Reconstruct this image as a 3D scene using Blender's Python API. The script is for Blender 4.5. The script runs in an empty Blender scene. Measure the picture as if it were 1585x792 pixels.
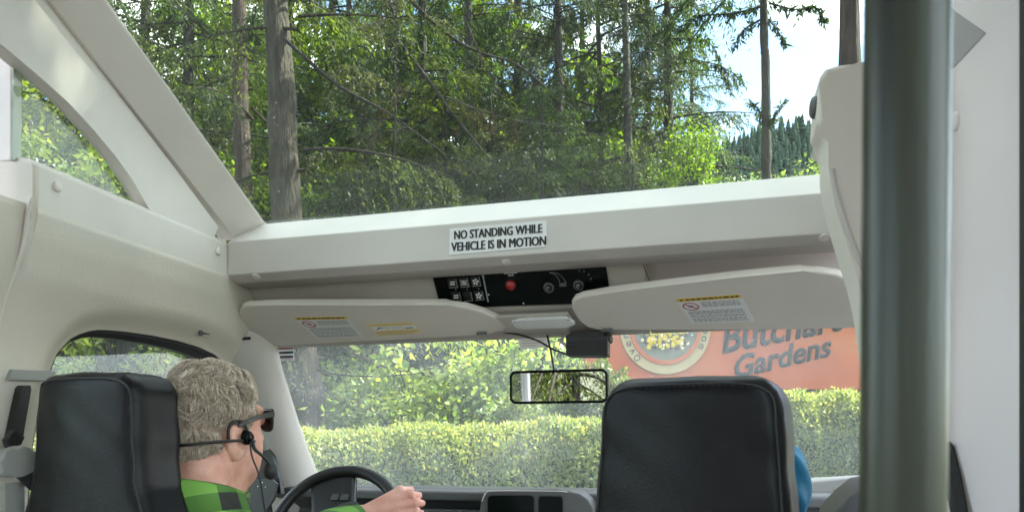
import bpy, bmesh, math, random
import numpy as np
from mathutils import Vector, Matrix

sc = bpy.context.scene
COL = sc.collection
rad = math.radians
EYE = 1.85            # camera height above the road, metres
YAW = math.atan(0.27) # the camera looks a little to the left of the van's axis
F = 1145.0            # focal length in photo pixels (photo 1585 wide)
HZ = 690.0            # photo row of the horizon
CY, SY = math.cos(YAW), math.sin(YAW)

# ------------------------------------------------------------------ camera
cam = bpy.data.cameras.new('camera')
cam_o = bpy.data.objects.new('camera', cam)
COL.objects.link(cam_o)
cam_o.location = (0, 0, EYE)
cam_o.rotation_euler = (rad(90), 0, YAW)
cam.sensor_width = 36.0
cam.lens = F / 1585 * 36.0
cam.shift_y = (HZ - 396.0) / 1585
cam.clip_start = 0.02
cam.clip_end = 3000
cam.dof.use_dof = True
cam.dof.focus_distance = 3.0
cam.dof.aperture_fstop = 9.0
sc.camera = cam_o

# ------------------------------------------------------------------ world and sun
SUN_DIR = Vector((0.55, 0.30, 0.78)).normalized()   # towards the sun (x right, y forward in the van)
w = bpy.data.worlds.new('World')
sc.world = w
w.use_nodes = True
nt = w.node_tree
for n in list(nt.nodes): nt.nodes.remove(n)
out = nt.nodes.new('ShaderNodeOutputWorld')
bg = nt.nodes.new('ShaderNodeBackground'); bg.inputs['Strength'].default_value = 0.15
sky = nt.nodes.new('ShaderNodeTexSky'); sky.sky_type = 'NISHITA'; sky.sun_disc = False
sky.sun_elevation = math.asin(SUN_DIR.z)
sky.sun_rotation = math.atan2(SUN_DIR.x, SUN_DIR.y)
sky.air_density = 1.0; sky.dust_density = 1.0; sky.ozone_density = 1.8
tc = nt.nodes.new('ShaderNodeTexCoord')
mp = nt.nodes.new('ShaderNodeMapping'); mp.inputs['Scale'].default_value = (2.2, 2.2, 4.5)
mp.inputs['Location'].default_value = (0.35, 0.2, 0.1)
nz = nt.nodes.new('ShaderNodeTexNoise'); nz.inputs['Scale'].default_value = 1.7
nz.inputs['Detail'].default_value = 7; nz.inputs['Roughness'].default_value = 0.55
rp = nt.nodes.new('ShaderNodeValToRGB')
rp.color_ramp.elements[0].position = 0.455; rp.color_ramp.elements[1].position = 0.565
mx = nt.nodes.new('ShaderNodeMix'); mx.data_type = 'RGBA'
mx.inputs[7].default_value = (8.5, 8.7, 9.0, 1)      # sunlit cumulus
nt.links.new(tc.outputs['Generated'], mp.inputs['Vector'])
nt.links.new(mp.outputs['Vector'], nz.inputs['Vector'])
nt.links.new(nz.outputs['Fac'], rp.inputs['Fac'])
nt.links.new(rp.outputs['Color'], mx.inputs[0])
nt.links.new(sky.outputs['Color'], mx.inputs[6])
nt.links.new(mx.outputs[2], bg.inputs['Color'])
nt.links.new(bg.outputs['Background'], out.inputs['Surface'])

sun = bpy.data.lights.new('sun', 'SUN'); sun.energy = 5.0; sun.angle = rad(0.5); sun.color = (1, 0.95, 0.87)
sun_o = bpy.data.objects.new('sun', sun); COL.objects.link(sun_o)
sun_o.rotation_euler = SUN_DIR.to_track_quat('Z', 'Y').to_euler()
sun_o.location = (9, 5, 14)

sc.view_settings.view_transform = 'Standard'
sc.view_settings.look = 'None'
sc.view_settings.exposure = 2.42
sc.view_settings.gamma = 1.0
sc.cycles.use_denoising = True
sc.cycles.max_bounces = 10
sc.cycles.diffuse_bounces = 5
sc.cycles.transparent_max_bounces = 16
sc.cycles.sample_clamp_indirect = 6.0
sc.cycles.caustics_reflective = False
sc.cycles.caustics_refractive = False

# ------------------------------------------------------------------ photo pixel -> place
def ray(x, y):
    T = (x - 792.5) / F; S = (HZ - y) / F
    return Vector((T * CY - SY, T * SY + CY, S))
def at_y(x, y, Y):              # on the transverse plane Y = const
    r = ray(x, y); k = Y / r.y
    return Vector((r.x * k, Y, EYE + r.z * k))
def at_x(x, y, X):              # on the lengthwise plane X = const
    r = ray(x, y); k = X / r.x
    return Vector((X, r.y * k, EYE + r.z * k))
def at_d(x, y, D):              # at depth D in front of the lens
    r = ray(x, y); return Vector((r.x * D, r.y * D, EYE + r.z * D))
def at_p(x, y, p0, n):          # on a plane through p0 with normal n
    r = ray(x, y); o = Vector((0, 0, EYE))
    k = (Vector(p0) - o).dot(n) / r.dot(n)
    return o + r * k
def Z(z): return z + EYE        # heights below are given relative to the eye

# ------------------------------------------------------------------ materials
def mat(name, col, rough=0.5, metal=0.0, var=0.0, vscale=8.0, bump=0.0, bscale=200.0, spec=0.5, coat=0.0,
        sss=0.0, col2=None, stretch=None, detail=4):
    m = bpy.data.materials.new(name); m.use_nodes = True
    t = m.node_tree; b = t.nodes['Principled BSDF']
    b.inputs['Base Color'].default_value = (*col, 1)
    b.inputs['Roughness'].default_value = rough
    b.inputs['Metallic'].default_value = metal
    b.inputs['Specular IOR Level'].default_value = spec
    b.inputs['Coat Weight'].default_value = coat
    if sss:
        b.inputs['Subsurface Weight'].default_value = sss
        b.inputs['Subsurface Radius'].default_value = (0.010, 0.004, 0.002)
        b.inputs['Subsurface Scale'].default_value = 0.5
    co = t.nodes.new('ShaderNodeTexCoord'); vec = co.outputs['Object']
    if stretch:
        mpp = t.nodes.new('ShaderNodeMapping'); mpp.inputs['Scale'].default_value = stretch
        t.links.new(vec, mpp.inputs['Vector']); vec = mpp.outputs['Vector']
    if var or col2:
        n = t.nodes.new('ShaderNodeTexNoise'); n.inputs['Scale'].default_value = vscale; n.inputs['Detail'].default_value = detail
        t.links.new(vec, n.inputs['Vector'])
        r = t.nodes.new('ShaderNodeValToRGB')
        c2 = col2 or tuple(min(1, c * (1 + var)) for c in col)
        c1 = col if col2 else tuple(c * (1 - var) for c in col)
        r.color_ramp.elements[0].color = (*c1, 1); r.color_ramp.elements[1].color = (*c2, 1)
        r.color_ramp.elements[0].position = 0.32; r.color_ramp.elements[1].position = 0.68
        t.links.new(n.outputs['Fac'], r.inputs['Fac']); t.links.new(r.outputs['Color'], b.inputs['Base Color'])
        mr = t.nodes.new('ShaderNodeMapRange')
        mr.inputs['To Min'].default_value = max(0.02, rough - 0.06); mr.inputs['To Max'].default_value = min(1, rough + 0.06)
        t.links.new(n.outputs['Fac'], mr.inputs['Value']); t.links.new(mr.outputs['Result'], b.inputs['Roughness'])
    if bump:
        n2 = t.nodes.new('ShaderNodeTexNoise'); n2.inputs['Scale'].default_value = bscale; n2.inputs['Detail'].default_value = 3
        t.links.new(vec, n2.inputs['Vector'])
        bp = t.nodes.new('ShaderNodeBump'); bp.inputs['Strength'].default_value = bump; bp.inputs['Distance'].default_value = 0.002
        t.links.new(n2.outputs['Fac'], bp.inputs['Height']); t.links.new(bp.outputs['Normal'], b.inputs['Normal'])
    return m

def leaf_mat(name, c1, c2, trans=0.45, rough=0.5):
    m = bpy.data.materials.new(name); m.use_nodes = True
    t = m.node_tree
    for n in list(t.nodes): t.nodes.remove(n)
    o = t.nodes.new('ShaderNodeOutputMaterial')
    g = t.nodes.new('ShaderNodeNewGeometry')
    r = t.nodes.new('ShaderNodeValToRGB')
    r.color_ramp.elements[0].color = (*c1, 1); r.color_ramp.elements[1].color = (*c2, 1)
    oi = t.nodes.new('ShaderNodeObjectInfo')
    t.links.new(g.outputs['Random Per Island'], r.inputs['Fac'])
    hs = t.nodes.new('ShaderNodeHueSaturation')
    mr = t.nodes.new('ShaderNodeMapRange'); mr.inputs['To Min'].default_value = 0.75; mr.inputs['To Max'].default_value = 1.25
    t.links.new(oi.outputs['Random'], mr.inputs['Value']); t.links.new(mr.outputs['Result'], hs.inputs['Value'])
    t.links.new(r.outputs['Color'], hs.inputs['Color'])
    p = t.nodes.new('ShaderNodeBsdfPrincipled'); p.inputs['Roughness'].default_value = rough; p.inputs['Specular IOR Level'].default_value = 0.35
    tr = t.nodes.new('ShaderNodeBsdfTranslucent')
    ms = t.nodes.new('ShaderNodeMixShader'); ms.inputs[0].default_value = trans
    tint = t.nodes.new('ShaderNodeMix'); tint.data_type = 'RGBA'; tint.blend_type = 'MULTIPLY'; tint.inputs[0].default_value = 1
    tint.inputs[7].default_value = (1.5, 1.5, 0.6, 1)
    t.links.new(hs.outputs['Color'], p.inputs['Base Color'])
    t.links.new(hs.outputs['Color'], tint.inputs[6]); t.links.new(tint.outputs[2], tr.inputs['Color'])
    t.links.new(p.outputs['BSDF'], ms.inputs[1]); t.links.new(tr.outputs['BSDF'], ms.inputs[2])
    t.links.new(ms.outputs['Shader'], o.inputs['Surface'])
    return m

def glass_mat(name, tint, dust, dust_scale=3.0, gloss=1.0):
    m = bpy.data.materials.new(name); m.use_nodes = True
    t = m.node_tree
    for n in list(t.nodes): t.nodes.remove(n)
    o = t.nodes.new('ShaderNodeOutputMaterial')
    tp = t.nodes.new('ShaderNodeBsdfTransparent'); tp.inputs['Color'].default_value = (*tint, 1)
    gl = t.nodes.new('ShaderNodeBsdfGlossy'); gl.inputs['Roughness'].default_value = 0.02
    lw = t.nodes.new('ShaderNodeLayerWeight'); lw.inputs['Blend'].default_value = 0.5
    fr = t.nodes.new('ShaderNodeMath'); fr.operation = 'POWER'; fr.inputs[1].default_value = 5.0
    fm = t.nodes.new('ShaderNodeMath'); fm.operation = 'MULTIPLY_ADD'; fm.inputs[1].default_value = 0.9 * gloss; fm.inputs[2].default_value = 0.035 * gloss
    ms = t.nodes.new('ShaderNodeMixShader')
    t.links.new(lw.outputs['Facing'], fr.inputs[0]); t.links.new(fr.outputs[0], fm.inputs[0]); t.links.new(fm.outputs[0], ms.inputs[0])
    t.links.new(tp.outputs['BSDF'], ms.inputs[1]); t.links.new(gl.outputs['BSDF'], ms.inputs[2])
    tl = t.nodes.new('ShaderNodeBsdfTranslucent'); tl.inputs['Color'].default_value = (0.8, 0.85, 0.82, 1)
    co = t.nodes.new('ShaderNodeTexCoord')
    n1 = t.nodes.new('ShaderNodeTexNoise'); n1.inputs['Scale'].default_value = dust_scale; n1.inputs['Detail'].default_value = 6
    n1.inputs['Roughness'].default_value = 0.65
    vo = t.nodes.new('ShaderNodeTexVoronoi'); vo.inputs['Scale'].default_value = 38; vo.feature = 'F1'
    t.links.new(co.outputs['Object'], n1.inputs['Vector']); t.links.new(co.outputs['Object'], vo.inputs['Vector'])
    mr = t.nodes.new('ShaderNodeMapRange'); mr.inputs['From Min'].default_value = 0.35; mr.inputs['From Max'].default_value = 0.7
    mr.inputs['To Min'].default_value = dust * 0.35; mr.inputs['To Max'].default_value = dust * 1.6
    t.links.new(n1.outputs['Fac'], mr.inputs['Value'])
    # specks of dirt
    sp = t.nodes.new('ShaderNodeMapRange'); sp.inputs['From Min'].default_value = 0.10; sp.inputs['From Max'].default_value = 0.04
    sp.inputs['To Min'].default_value = 0; sp.inputs['To Max'].default_value = 0.35
    t.links.new(vo.outputs['Distance'], sp.inputs['Value'])
    n3 = t.nodes.new('ShaderNodeTexNoise'); n3.inputs['Scale'].default_value = 5
    t.links.new(co.outputs['Object'], n3.inputs['Vector'])
    gt = t.nodes.new('ShaderNodeMath'); gt.operation = 'GREATER_THAN'; gt.inputs[1].default_value = 0.56
    t.links.new(n3.outputs['Fac'], gt.inputs[0])
    ml = t.nodes.new('ShaderNodeMath'); ml.operation = 'MULTIPLY'
    t.links.new(sp.outputs['Result'], ml.inputs[0]); t.links.new(gt.outputs[0], ml.inputs[1])
    ad = t.nodes.new('ShaderNodeMath'); ad.operation = 'ADD'; ad.use_clamp = True
    t.links.new(mr.outputs['Result'], ad.inputs[0]); t.links.new(ml.outputs[0], ad.inputs[1])
    m2 = t.nodes.new('ShaderNodeMixShader')
    t.links.new(ad.outputs[0], m2.inputs[0]); t.links.new(ms.outputs['Shader'], m2.inputs[1]); t.links.new(tl.outputs['BSDF'], m2.inputs[2])
    t.links.new(m2.outputs['Shader'], o.inputs['Surface'])
    return m

MT = {}
MT['trim'] = mat('cream_trim_plastic', (0.70, 0.65, 0.595), 0.5, var=0.06, vscale=5, bump=0.22, bscale=420)
MT['trim_grey'] = mat('pale_grey_trim_plastic', (0.57, 0.535, 0.495), 0.5, var=0.05, vscale=4, bump=0.18, bscale=480)
MT['liner'] = mat('headliner_vinyl', (0.655, 0.60, 0.525), 0.62, var=0.06, vscale=3, bump=0.55, bscale=280)
MT['visor'] = mat('visor_vinyl', (0.69, 0.64, 0.57), 0.55, var=0.03, vscale=6, bump=0.3, bscale=380)
MT['header'] = mat('header_plastic', (0.49, 0.45, 0.40), 0.5, var=0.03, bump=0.2, bscale=400)
MT['cap'] = mat('cap_plastic', (0.74, 0.68, 0.62), 0.4)
MT['wall'] = mat('white_wall_panel', (0.80, 0.735, 0.745), 0.45, var=0.03, vscale=4, bump=0.1, bscale=300)
MT['grey_patch'] = mat('grey_patch', (0.34, 0.33, 0.33), 0.8, bump=0.4, bscale=500)
MT['rubber'] = mat('black_rubber', (0.012, 0.012, 0.013), 0.55)
MT['leather'] = mat('black_leather', (0.0045, 0.0045, 0.006), 0.36, var=0.15, vscale=30, bump=0.22, bscale=320, spec=0.22)
MT['stitch'] = mat('black_thread', (0.02, 0.02, 0.022), 0.7)
MT['black'] = mat('black_plastic', (0.008, 0.008, 0.009), 0.40, bump=0.15, bscale=500)
MT['gloss_black'] = mat('gloss_black', (0.003, 0.005, 0.005), 0.14, var=0.2, vscale=3, spec=0.12)
MT['dash'] = mat('dash_plastic', (0.055, 0.057, 0.058), 0.5, bump=0.4, bscale=450)
MT['dash_grey'] = mat('dash_grey_plastic', (0.085, 0.088, 0.088), 0.45, bump=0.3, bscale=450)
MT['pole'] = mat('dark_pole_paint', (0.032, 0.036, 0.024), 0.32, var=0.22, vscale=9, spec=0.4, bump=0.08, bscale=90, stretch=(6, 6, 0.6))
MT['white_print'] = mat('white_print', (0.75, 0.75, 0.74), 0.5)
MT['grey_print'] = mat('grey_print', (0.30, 0.31, 0.30), 0.5)
MT['black_print'] = mat('black_print', (0.012, 0.012, 0.012), 0.5)
MT['sticker'] = mat('white_sticker', (0.76, 0.76, 0.75), 0.35, var=0.02)
MT['yellow_print'] = mat('yellow_print', (0.75, 0.50, 0.04), 0.45)
MT['cream_print'] = mat('cream_print', (0.76, 0.66, 0.42), 0.45)
MT['red_print'] = mat('red_print', (0.45, 0.05, 0.04), 0.45)
MT['red'] = mat('red_lens', (0.35, 0.012, 0.012), 0.2, coat=0.5)
MT['chrome'] = mat('chrome', (0.7, 0.7, 0.7), 0.15, metal=1)
MT['mirror'] = mat('mirror_silver', (0.88, 0.9, 0.89), 0.01, metal=1)
MT['clear'] = mat('clear_lens_plastic', (0.72, 0.73, 0.72), 0.2, coat=0.6)
MT['skin'] = mat('skin', (0.62, 0.29, 0.215), 0.48, vscale=26, col2=(0.74, 0.42, 0.33), bump=0.6, bscale=150, sss=0.2)
MT['scalp'] = mat('scalp_hair', (0.30, 0.22, 0.17), 0.7, var=0.3, vscale=60, bump=0.8, bscale=150)
MT['lens'] = mat('dark_lens', (0.008, 0.008, 0.009), 0.08)
MT['belt'] = mat('belt_webbing', (0.016, 0.016, 0.017), 0.75, bump=0.6, bscale=700)
MT['belt_grey'] = mat('belt_grey_plastic', (0.30, 0.30, 0.28), 0.4, bump=0.2)
MT['blue'] = mat('blue_fabric', (0.02, 0.24, 0.46), 0.75, var=0.12, vscale=12, bump=0.4, bscale=300)
MT['jeans'] = mat('dark_trousers', (0.03, 0.035, 0.05), 0.8, bump=0.4)
MT['carpet'] = mat('pale_floor_vinyl', (0.45, 0.42, 0.38), 0.8, var=0.2, bump=0.4)
MT['glass_up'] = glass_mat('tinted_roof_glass', (0.79, 0.835, 0.79), 0.004, 2.0, 1.0)
MT['glass_low'] = glass_mat('dusty_windshield_glass', (0.97, 0.985, 0.97), 0.05, 2.2, 0.4)
MT['glass_side'] = glass_mat('side_glass', (0.88, 0.92, 0.89), 0.02, 2.0, 1.0)
MT['asphalt'] = mat('asphalt', (0.05, 0.05, 0.052), 0.9, var=0.3, vscale=3, bump=0.8, bscale=120)
MT['kerb'] = mat('kerb_concrete', (0.32, 0.31, 0.29), 0.85, var=0.2, vscale=6, bump=0.5, bscale=60)
MT['soil'] = mat('forest_floor', (0.045, 0.035, 0.022), 0.95, vscale=0.8, col2=(0.05, 0.075, 0.025), bump=1.0, bscale=15)
MT['bark_grey'] = mat('bark_grey', (0.018, 0.015, 0.010), 0.9, vscale=5, col2=(0.072, 0.056, 0.040), bump=1.0, bscale=12, stretch=(3, 3, 0.5), detail=8)
MT['bark_red'] = mat('bark_reddish', (0.024, 0.015, 0.012), 0.9, vscale=5, col2=(0.070, 0.045, 0.036), bump=1.0, bscale=12, stretch=(3, 3, 0.45), detail=8)
MT['bark_dark'] = mat('bark_dark', (0.014, 0.012, 0.009), 0.9, vscale=5, col2=(0.045, 0.038, 0.028), bump=1.0, bscale=12, stretch=(3, 3, 0.5), detail=8)
MT['bark_spot'] = mat('bark_spotted', (0.018, 0.017, 0.013), 0.9, vscale=14, col2=(0.075, 0.072, 0.06), bump=1.0, bscale=14, stretch=(1, 1, 0.8), detail=6)
for _k in ('bark_grey', 'bark_red', 'bark_dark', 'bark_spot'):
    for _n in MT[_k].node_tree.nodes:
        if _n.type == 'BUMP': _n.inputs['Distance'].default_value = 0.05
MT['needle'] = leaf_mat('fir_needles', (0.009, 0.023, 0.010), (0.062, 0.100, 0.023), 0.5)
MT['needle_b'] = leaf_mat('cedar_fronds', (0.011, 0.027, 0.010), (0.120, 0.150, 0.034), 0.55)
MT['needle_pale'] = leaf_mat('dry_fronds', (0.025, 0.036, 0.012), (0.140, 0.140, 0.048), 0.5)
MT['maple'] = leaf_mat('maple_leaves', (0.05, 0.12, 0.014), (0.20, 0.28, 0.03), 0.5)
MT['shrub'] = leaf_mat('shrub_leaves', (0.07, 0.14, 0.025), (0.28, 0.33, 0.09), 0.5)
MT['laurel'] = leaf_mat('laurel_leaves', (0.06, 0.12, 0.035), (0.26, 0.32, 0.13), 0.4, 0.3)
MT['hedge'] = leaf_mat('hedge_leaves', (0.07, 0.12, 0.04), (0.24, 0.28, 0.10), 0.35, 0.5)
MT['hedge_new'] = leaf_mat('hedge_new_growth', (0.17, 0.21, 0.065), (0.36, 0.36, 0.13), 0.4, 0.5)
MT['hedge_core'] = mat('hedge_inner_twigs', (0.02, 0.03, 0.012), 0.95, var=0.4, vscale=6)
MT['far'] = leaf_mat('far_needles', (0.018, 0.040, 0.030), (0.036, 0.068, 0.045), 0.05, 1.0)  # bluish needle colour stands in for distance haze

# ------------------------------------------------------------------ mesh helpers
def mesh_np(name, V, Fq):
    """fast mesh from numpy verts (n,3) and faces (m,3 or 4)"""
    me = bpy.data.meshes.new(name)
    V = np.asarray(V, np.float32); Fq = np.asarray(Fq, np.int32)
    me.vertices.add(len(V)); me.vertices.foreach_set('co', V.ravel())
    k = Fq.shape[1]
    me.loops.add(Fq.size); me.loops.foreach_set('vertex_index', Fq.ravel())
    me.polygons.add(len(Fq)); me.polygons.foreach_set('loop_start', np.arange(0, Fq.size, k, dtype=np.int32))
    me.update(calc_edges=True); me.validate()
    return me

def mesh_py(name, V, Fs):
    me = bpy.data.meshes.new(name); me.from_pydata([tuple(v) for v in V], [], Fs); me.update(); return me

def smooth(me, angle=None):
    me.polygons.foreach_set('use_smooth', [True] * len(me.polygons))
    if angle: me.set_sharp_from_angle(angle=rad(angle))
    return me

def obj(name, me, m=None, parent=None):
    """links a mesh in world coordinates; keeps its place when given a parent"""
    o = bpy.data.objects.new(name, me); COL.objects.link(o)
    if m is not None:
        me.materials.clear(); me.materials.append(MT[m] if isinstance(m, str) else m)
    if me.get('flat_faces'):          # broad faces stay flat between their rounded edges
        wn = o.modifiers.new('weighted_normals', 'WEIGHTED_NORMAL'); wn.keep_sharp = True
    if parent is not None:
        o.parent = parent
        root = parent; L = Vector(parent.location)
        while root.parent is not None:
            root = root.parent
        o.matrix_parent_inverse = Matrix.Translation(-Vector(root.location)) if parent is root else Matrix.Identity(4)
    return o

def tag(o, label, cat, group=None, kind=None):
    if label: o['label'] = label
    if cat: o['category'] = cat
    if group: o['group'] = group
    if kind: o['kind'] = kind
    return o

def thing(name, label, cat, loc, group=None):
    o = bpy.data.objects.new(name, None); COL.objects.link(o); o.location = loc
    o.empty_display_size = 0.1
    return tag(o, label, cat, group)

def bm_mesh(bm, name, ang=35):
    bmesh.ops.recalc_face_normals(bm, faces=bm.faces[:])
    me = bpy.data.meshes.new(name); bm.to_mesh(me); bm.free()
    me['flat_faces'] = 1
    return smooth(me, ang)

def box_me(c, s, bev=0.0, seg=2, R=None, name='box'):
    bm = bmesh.new(); bmesh.ops.create_cube(bm, size=1)
    for v in bm.verts: v.co = Vector((v.co.x * s[0], v.co.y * s[1], v.co.z * s[2]))
    if bev: bmesh.ops.bevel(bm, geom=bm.edges[:], offset=bev, segments=seg, affect='EDGES', profile=0.6)
    if R is not None: bmesh.ops.transform(bm, matrix=R.to_4x4(), verts=bm.verts[:])
    bmesh.ops.translate(bm, vec=Vector(c), verts=bm.verts[:])
    return bm_mesh(bm, name)

def slab_me(pts, nrm, th, bev=0.0, seg=2, name='slab'):
    """closed outline (coplanar points) pushed along nrm by th, rims bevelled"""
    bm = bmesh.new(); nrm = Vector(nrm).normalized()
    a = [bm.verts.new(p) for p in pts]; b = [bm.verts.new(Vector(p) + nrm * th) for p in pts]
    n = len(pts)
    f1 = bm.faces.new(a); f2 = bm.faces.new(b[::-1])
    for i in range(n): bm.faces.new((a[i], b[i], b[(i + 1) % n], a[(i + 1) % n]))
    if bev:
        es = [e for e in bm.edges if e in set(f1.edges) | set(f2.edges)]
        bmesh.ops.bevel(bm, geom=es, offset=bev, segments=seg, affect='EDGES', profile=0.6)
    bmesh.ops.triangulate(bm, faces=[f for f in bm.faces if len(f.verts) > 4])
    return bm_mesh(bm, name)

def round_poly(pts, r=0.3, n=4):
    """rounds the corners of a closed 2-d/3-d outline by cutting a share r of each side"""
    out = []; P = [Vector(p) for p in pts]; N = len(P)
    for i in range(N):
        p, a, b = P[i], P[i - 1], P[(i + 1) % N]
        s = p + (a - p) * r; e = p + (b - p) * r
        for k in range(n + 1):
            t = k / n
            out.append(s * (1 - t) ** 2 + p * 2 * t * (1 - t) + e * t ** 2)
    return out

def extrude_profile_me(prof, x0, x1, bev=0.0, seg=2, name='bar'):
    """(y, z) profile swept along x"""
    bm = bmesh.new()
    a = [bm.verts.new((x0, y, z)) for y, z in prof]; b = [bm.verts.new((x1, y, z)) for y, z in prof]
    n = len(prof); bm.faces.new(a); bm.faces.new(b[::-1])
    for i in range(n): bm.faces.new((a[i], b[i], b[(i + 1) % n], a[(i + 1) % n]))
    if bev: bmesh.ops.bevel(bm, geom=bm.edges[:], offset=bev, segments=seg, affect='EDGES', profile=0.6)
    return bm_mesh(bm, name)

def tube_me(pts, r, sides=8, cap=True, name='tube', closed=False):
    P = np.array([tuple(p) for p in pts], float); n = len(P)
    R = np.full(n, r, float) if np.isscalar(r) else np.asarray(r, float)
    T = np.gradient(P, axis=0) if not closed else (np.roll(P, -1, 0) - np.roll(P, 1, 0))
    T /= np.linalg.norm(T, axis=1)[:, None] + 1e-12
    ref = np.array([0, 0, 1.0]) if abs(T[0][2]) < 0.9 else np.array([1.0, 0, 0])
    V = []; u = np.cross(T[0], ref); u /= np.linalg.norm(u)
    for i in range(n):
        u = u - T[i] * u.dot(T[i]); u /= np.linalg.norm(u) + 1e-12
        v = np.cross(T[i], u)
        for k in range(sides):
            a = 2 * math.pi * k / sides
            V.append(P[i] + R[i] * (math.cos(a) * u + math.sin(a) * v))
    Fs = []
    for i in range(n if closed else n - 1):
        j = (i + 1) % n
        for k in range(sides):
            k2 = (k + 1) % sides
            Fs.append((i * sides + k, i * sides + k2, j * sides + k2, j * sides + k))
    if cap and not closed:
        Fs.append(tuple(range(sides))[::-1]); Fs.append(tuple((n - 1) * sides + k for k in range(sides)))
    return smooth(mesh_py(name, V, Fs), 50)

def join_me(meshes, name='joined'):
    bm = bmesh.new()
    for m in meshes: bm.from_mesh(m)
    me = bpy.data.meshes.new(name); bm.to_mesh(me); bm.free()
    return smooth(me, 40)

def cap_me(c, nrm, r, h=0.004, sides=18, name='cap'):
    """low domed round cap with a rim"""
    nrm = Vector(nrm).normalized(); q = nrm.to_track_quat('Z', 'Y')
    prof = [(r, 0), (r, h * 0.5), (r * 0.9, h * 0.85), (r * 0.55, h), (0.0001, h * 1.05)]
    V = []; Fs = []
    for i, (rr, hh) in enumerate(prof):
        for k in range(sides):
            a = 2 * math.pi * k / sides
            V.append(Vector(c) + q @ Vector((rr * math.cos(a), rr * math.sin(a), hh)))
    for i in range(len(prof) - 1):
        for k in range(sides):
            Fs.append((i * sides + k, i * sides + (k + 1) % sides, (i + 1) * sides + (k + 1) % sides, (i + 1) * sides + k))
    return smooth(mesh_py(name, V, Fs), 60)

def bez(pts, n=24):
    """Catmull-Rom curve through points"""
    P = [Vector(p) for p in pts]; P = [P[0] * 2 - P[1]] + P + [P[-1] * 2 - P[-2]]; out = []
    m = len(P) - 3
    for i in range(m):
        for k in range(n // m + 1):
            t = k / (n // m + 1); a, b, c, d = P[i:i + 4]
            out.append(0.5 * ((2 * b) + (c - a) * t + (2 * a - 5 * b + 4 * c - d) * t * t + (3 * b - a - 3 * c + d) * t ** 3))
    out.append(P[-2]); return out

def text_me(s, origin, ex, ey, th=0.0006, bold=0.0, fit=True, shear=0.0, name='lettering'):
    """lettering laid out in the rectangle spanned by ex (its whole width) and ey (its whole height)"""
    cu = bpy.data.curves.new('t', 'FONT'); cu.body = s; cu.size = 1; cu.offset = bold; cu.shear = shear; cu.resolution_u = 3
    o = bpy.data.objects.new('t', cu); COL.objects.link(o)
    dg = bpy.context.evaluated_depsgraph_get()
    me = bpy.data.meshes.new_from_object(o.evaluated_get(dg)); bpy.data.objects.remove(o); bpy.data.curves.remove(cu)
    V = np.empty(len(me.vertices) * 3, np.float32); me.vertices.foreach_get('co', V); V = V.reshape(-1, 3)
    lo, hi = V.min(0), V.max(0)
    ex, ey = Vector(ex), Vector(ey); n = ex.cross(ey).normalized()
    P = [Vector(origin) + ex * float((v[0] - lo[0]) / (hi[0] - lo[0])) + ey * float((v[1] - lo[1]) / (hi[1] - lo[1])) for v in V]
    bm = bmesh.new(); bm.from_mesh(me); bm.verts.ensure_lookup_table()
    for i, p in enumerate(P): bm.verts[i].co = p
    r = bmesh.ops.extrude_face_region(bm, geom=bm.faces[:])
    vs = [g for g in r['geom'] if isinstance(g, bmesh.types.BMVert)]
    bmesh.ops.translate(bm, vec=n * th, verts=vs)
    bmesh.ops.recalc_face_normals(bm, faces=bm.faces[:])
    out = bpy.data.meshes.new(name); bm.to_mesh(out); bm.free(); bpy.data.meshes.remove(me)
    return out

def quads_me(quads, nrm, th=0.0004, name='print'):
    """many little flat raised patches (print)"""
    V = []; Fs = []; nrm = Vector(nrm).normalized() * th
    for q in quads:
        b = len(V); n = len(q)
        V += [Vector(p) for p in q] + [Vector(p) + nrm for p in q]
        Fs.append(tuple(b + n + i for i in range(n)))
        for i in range(n): Fs.append((b + i, b + (i + 1) % n, b + n + (i + 1) % n, b + n + i))
    return mesh_py(name, V, Fs)

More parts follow.
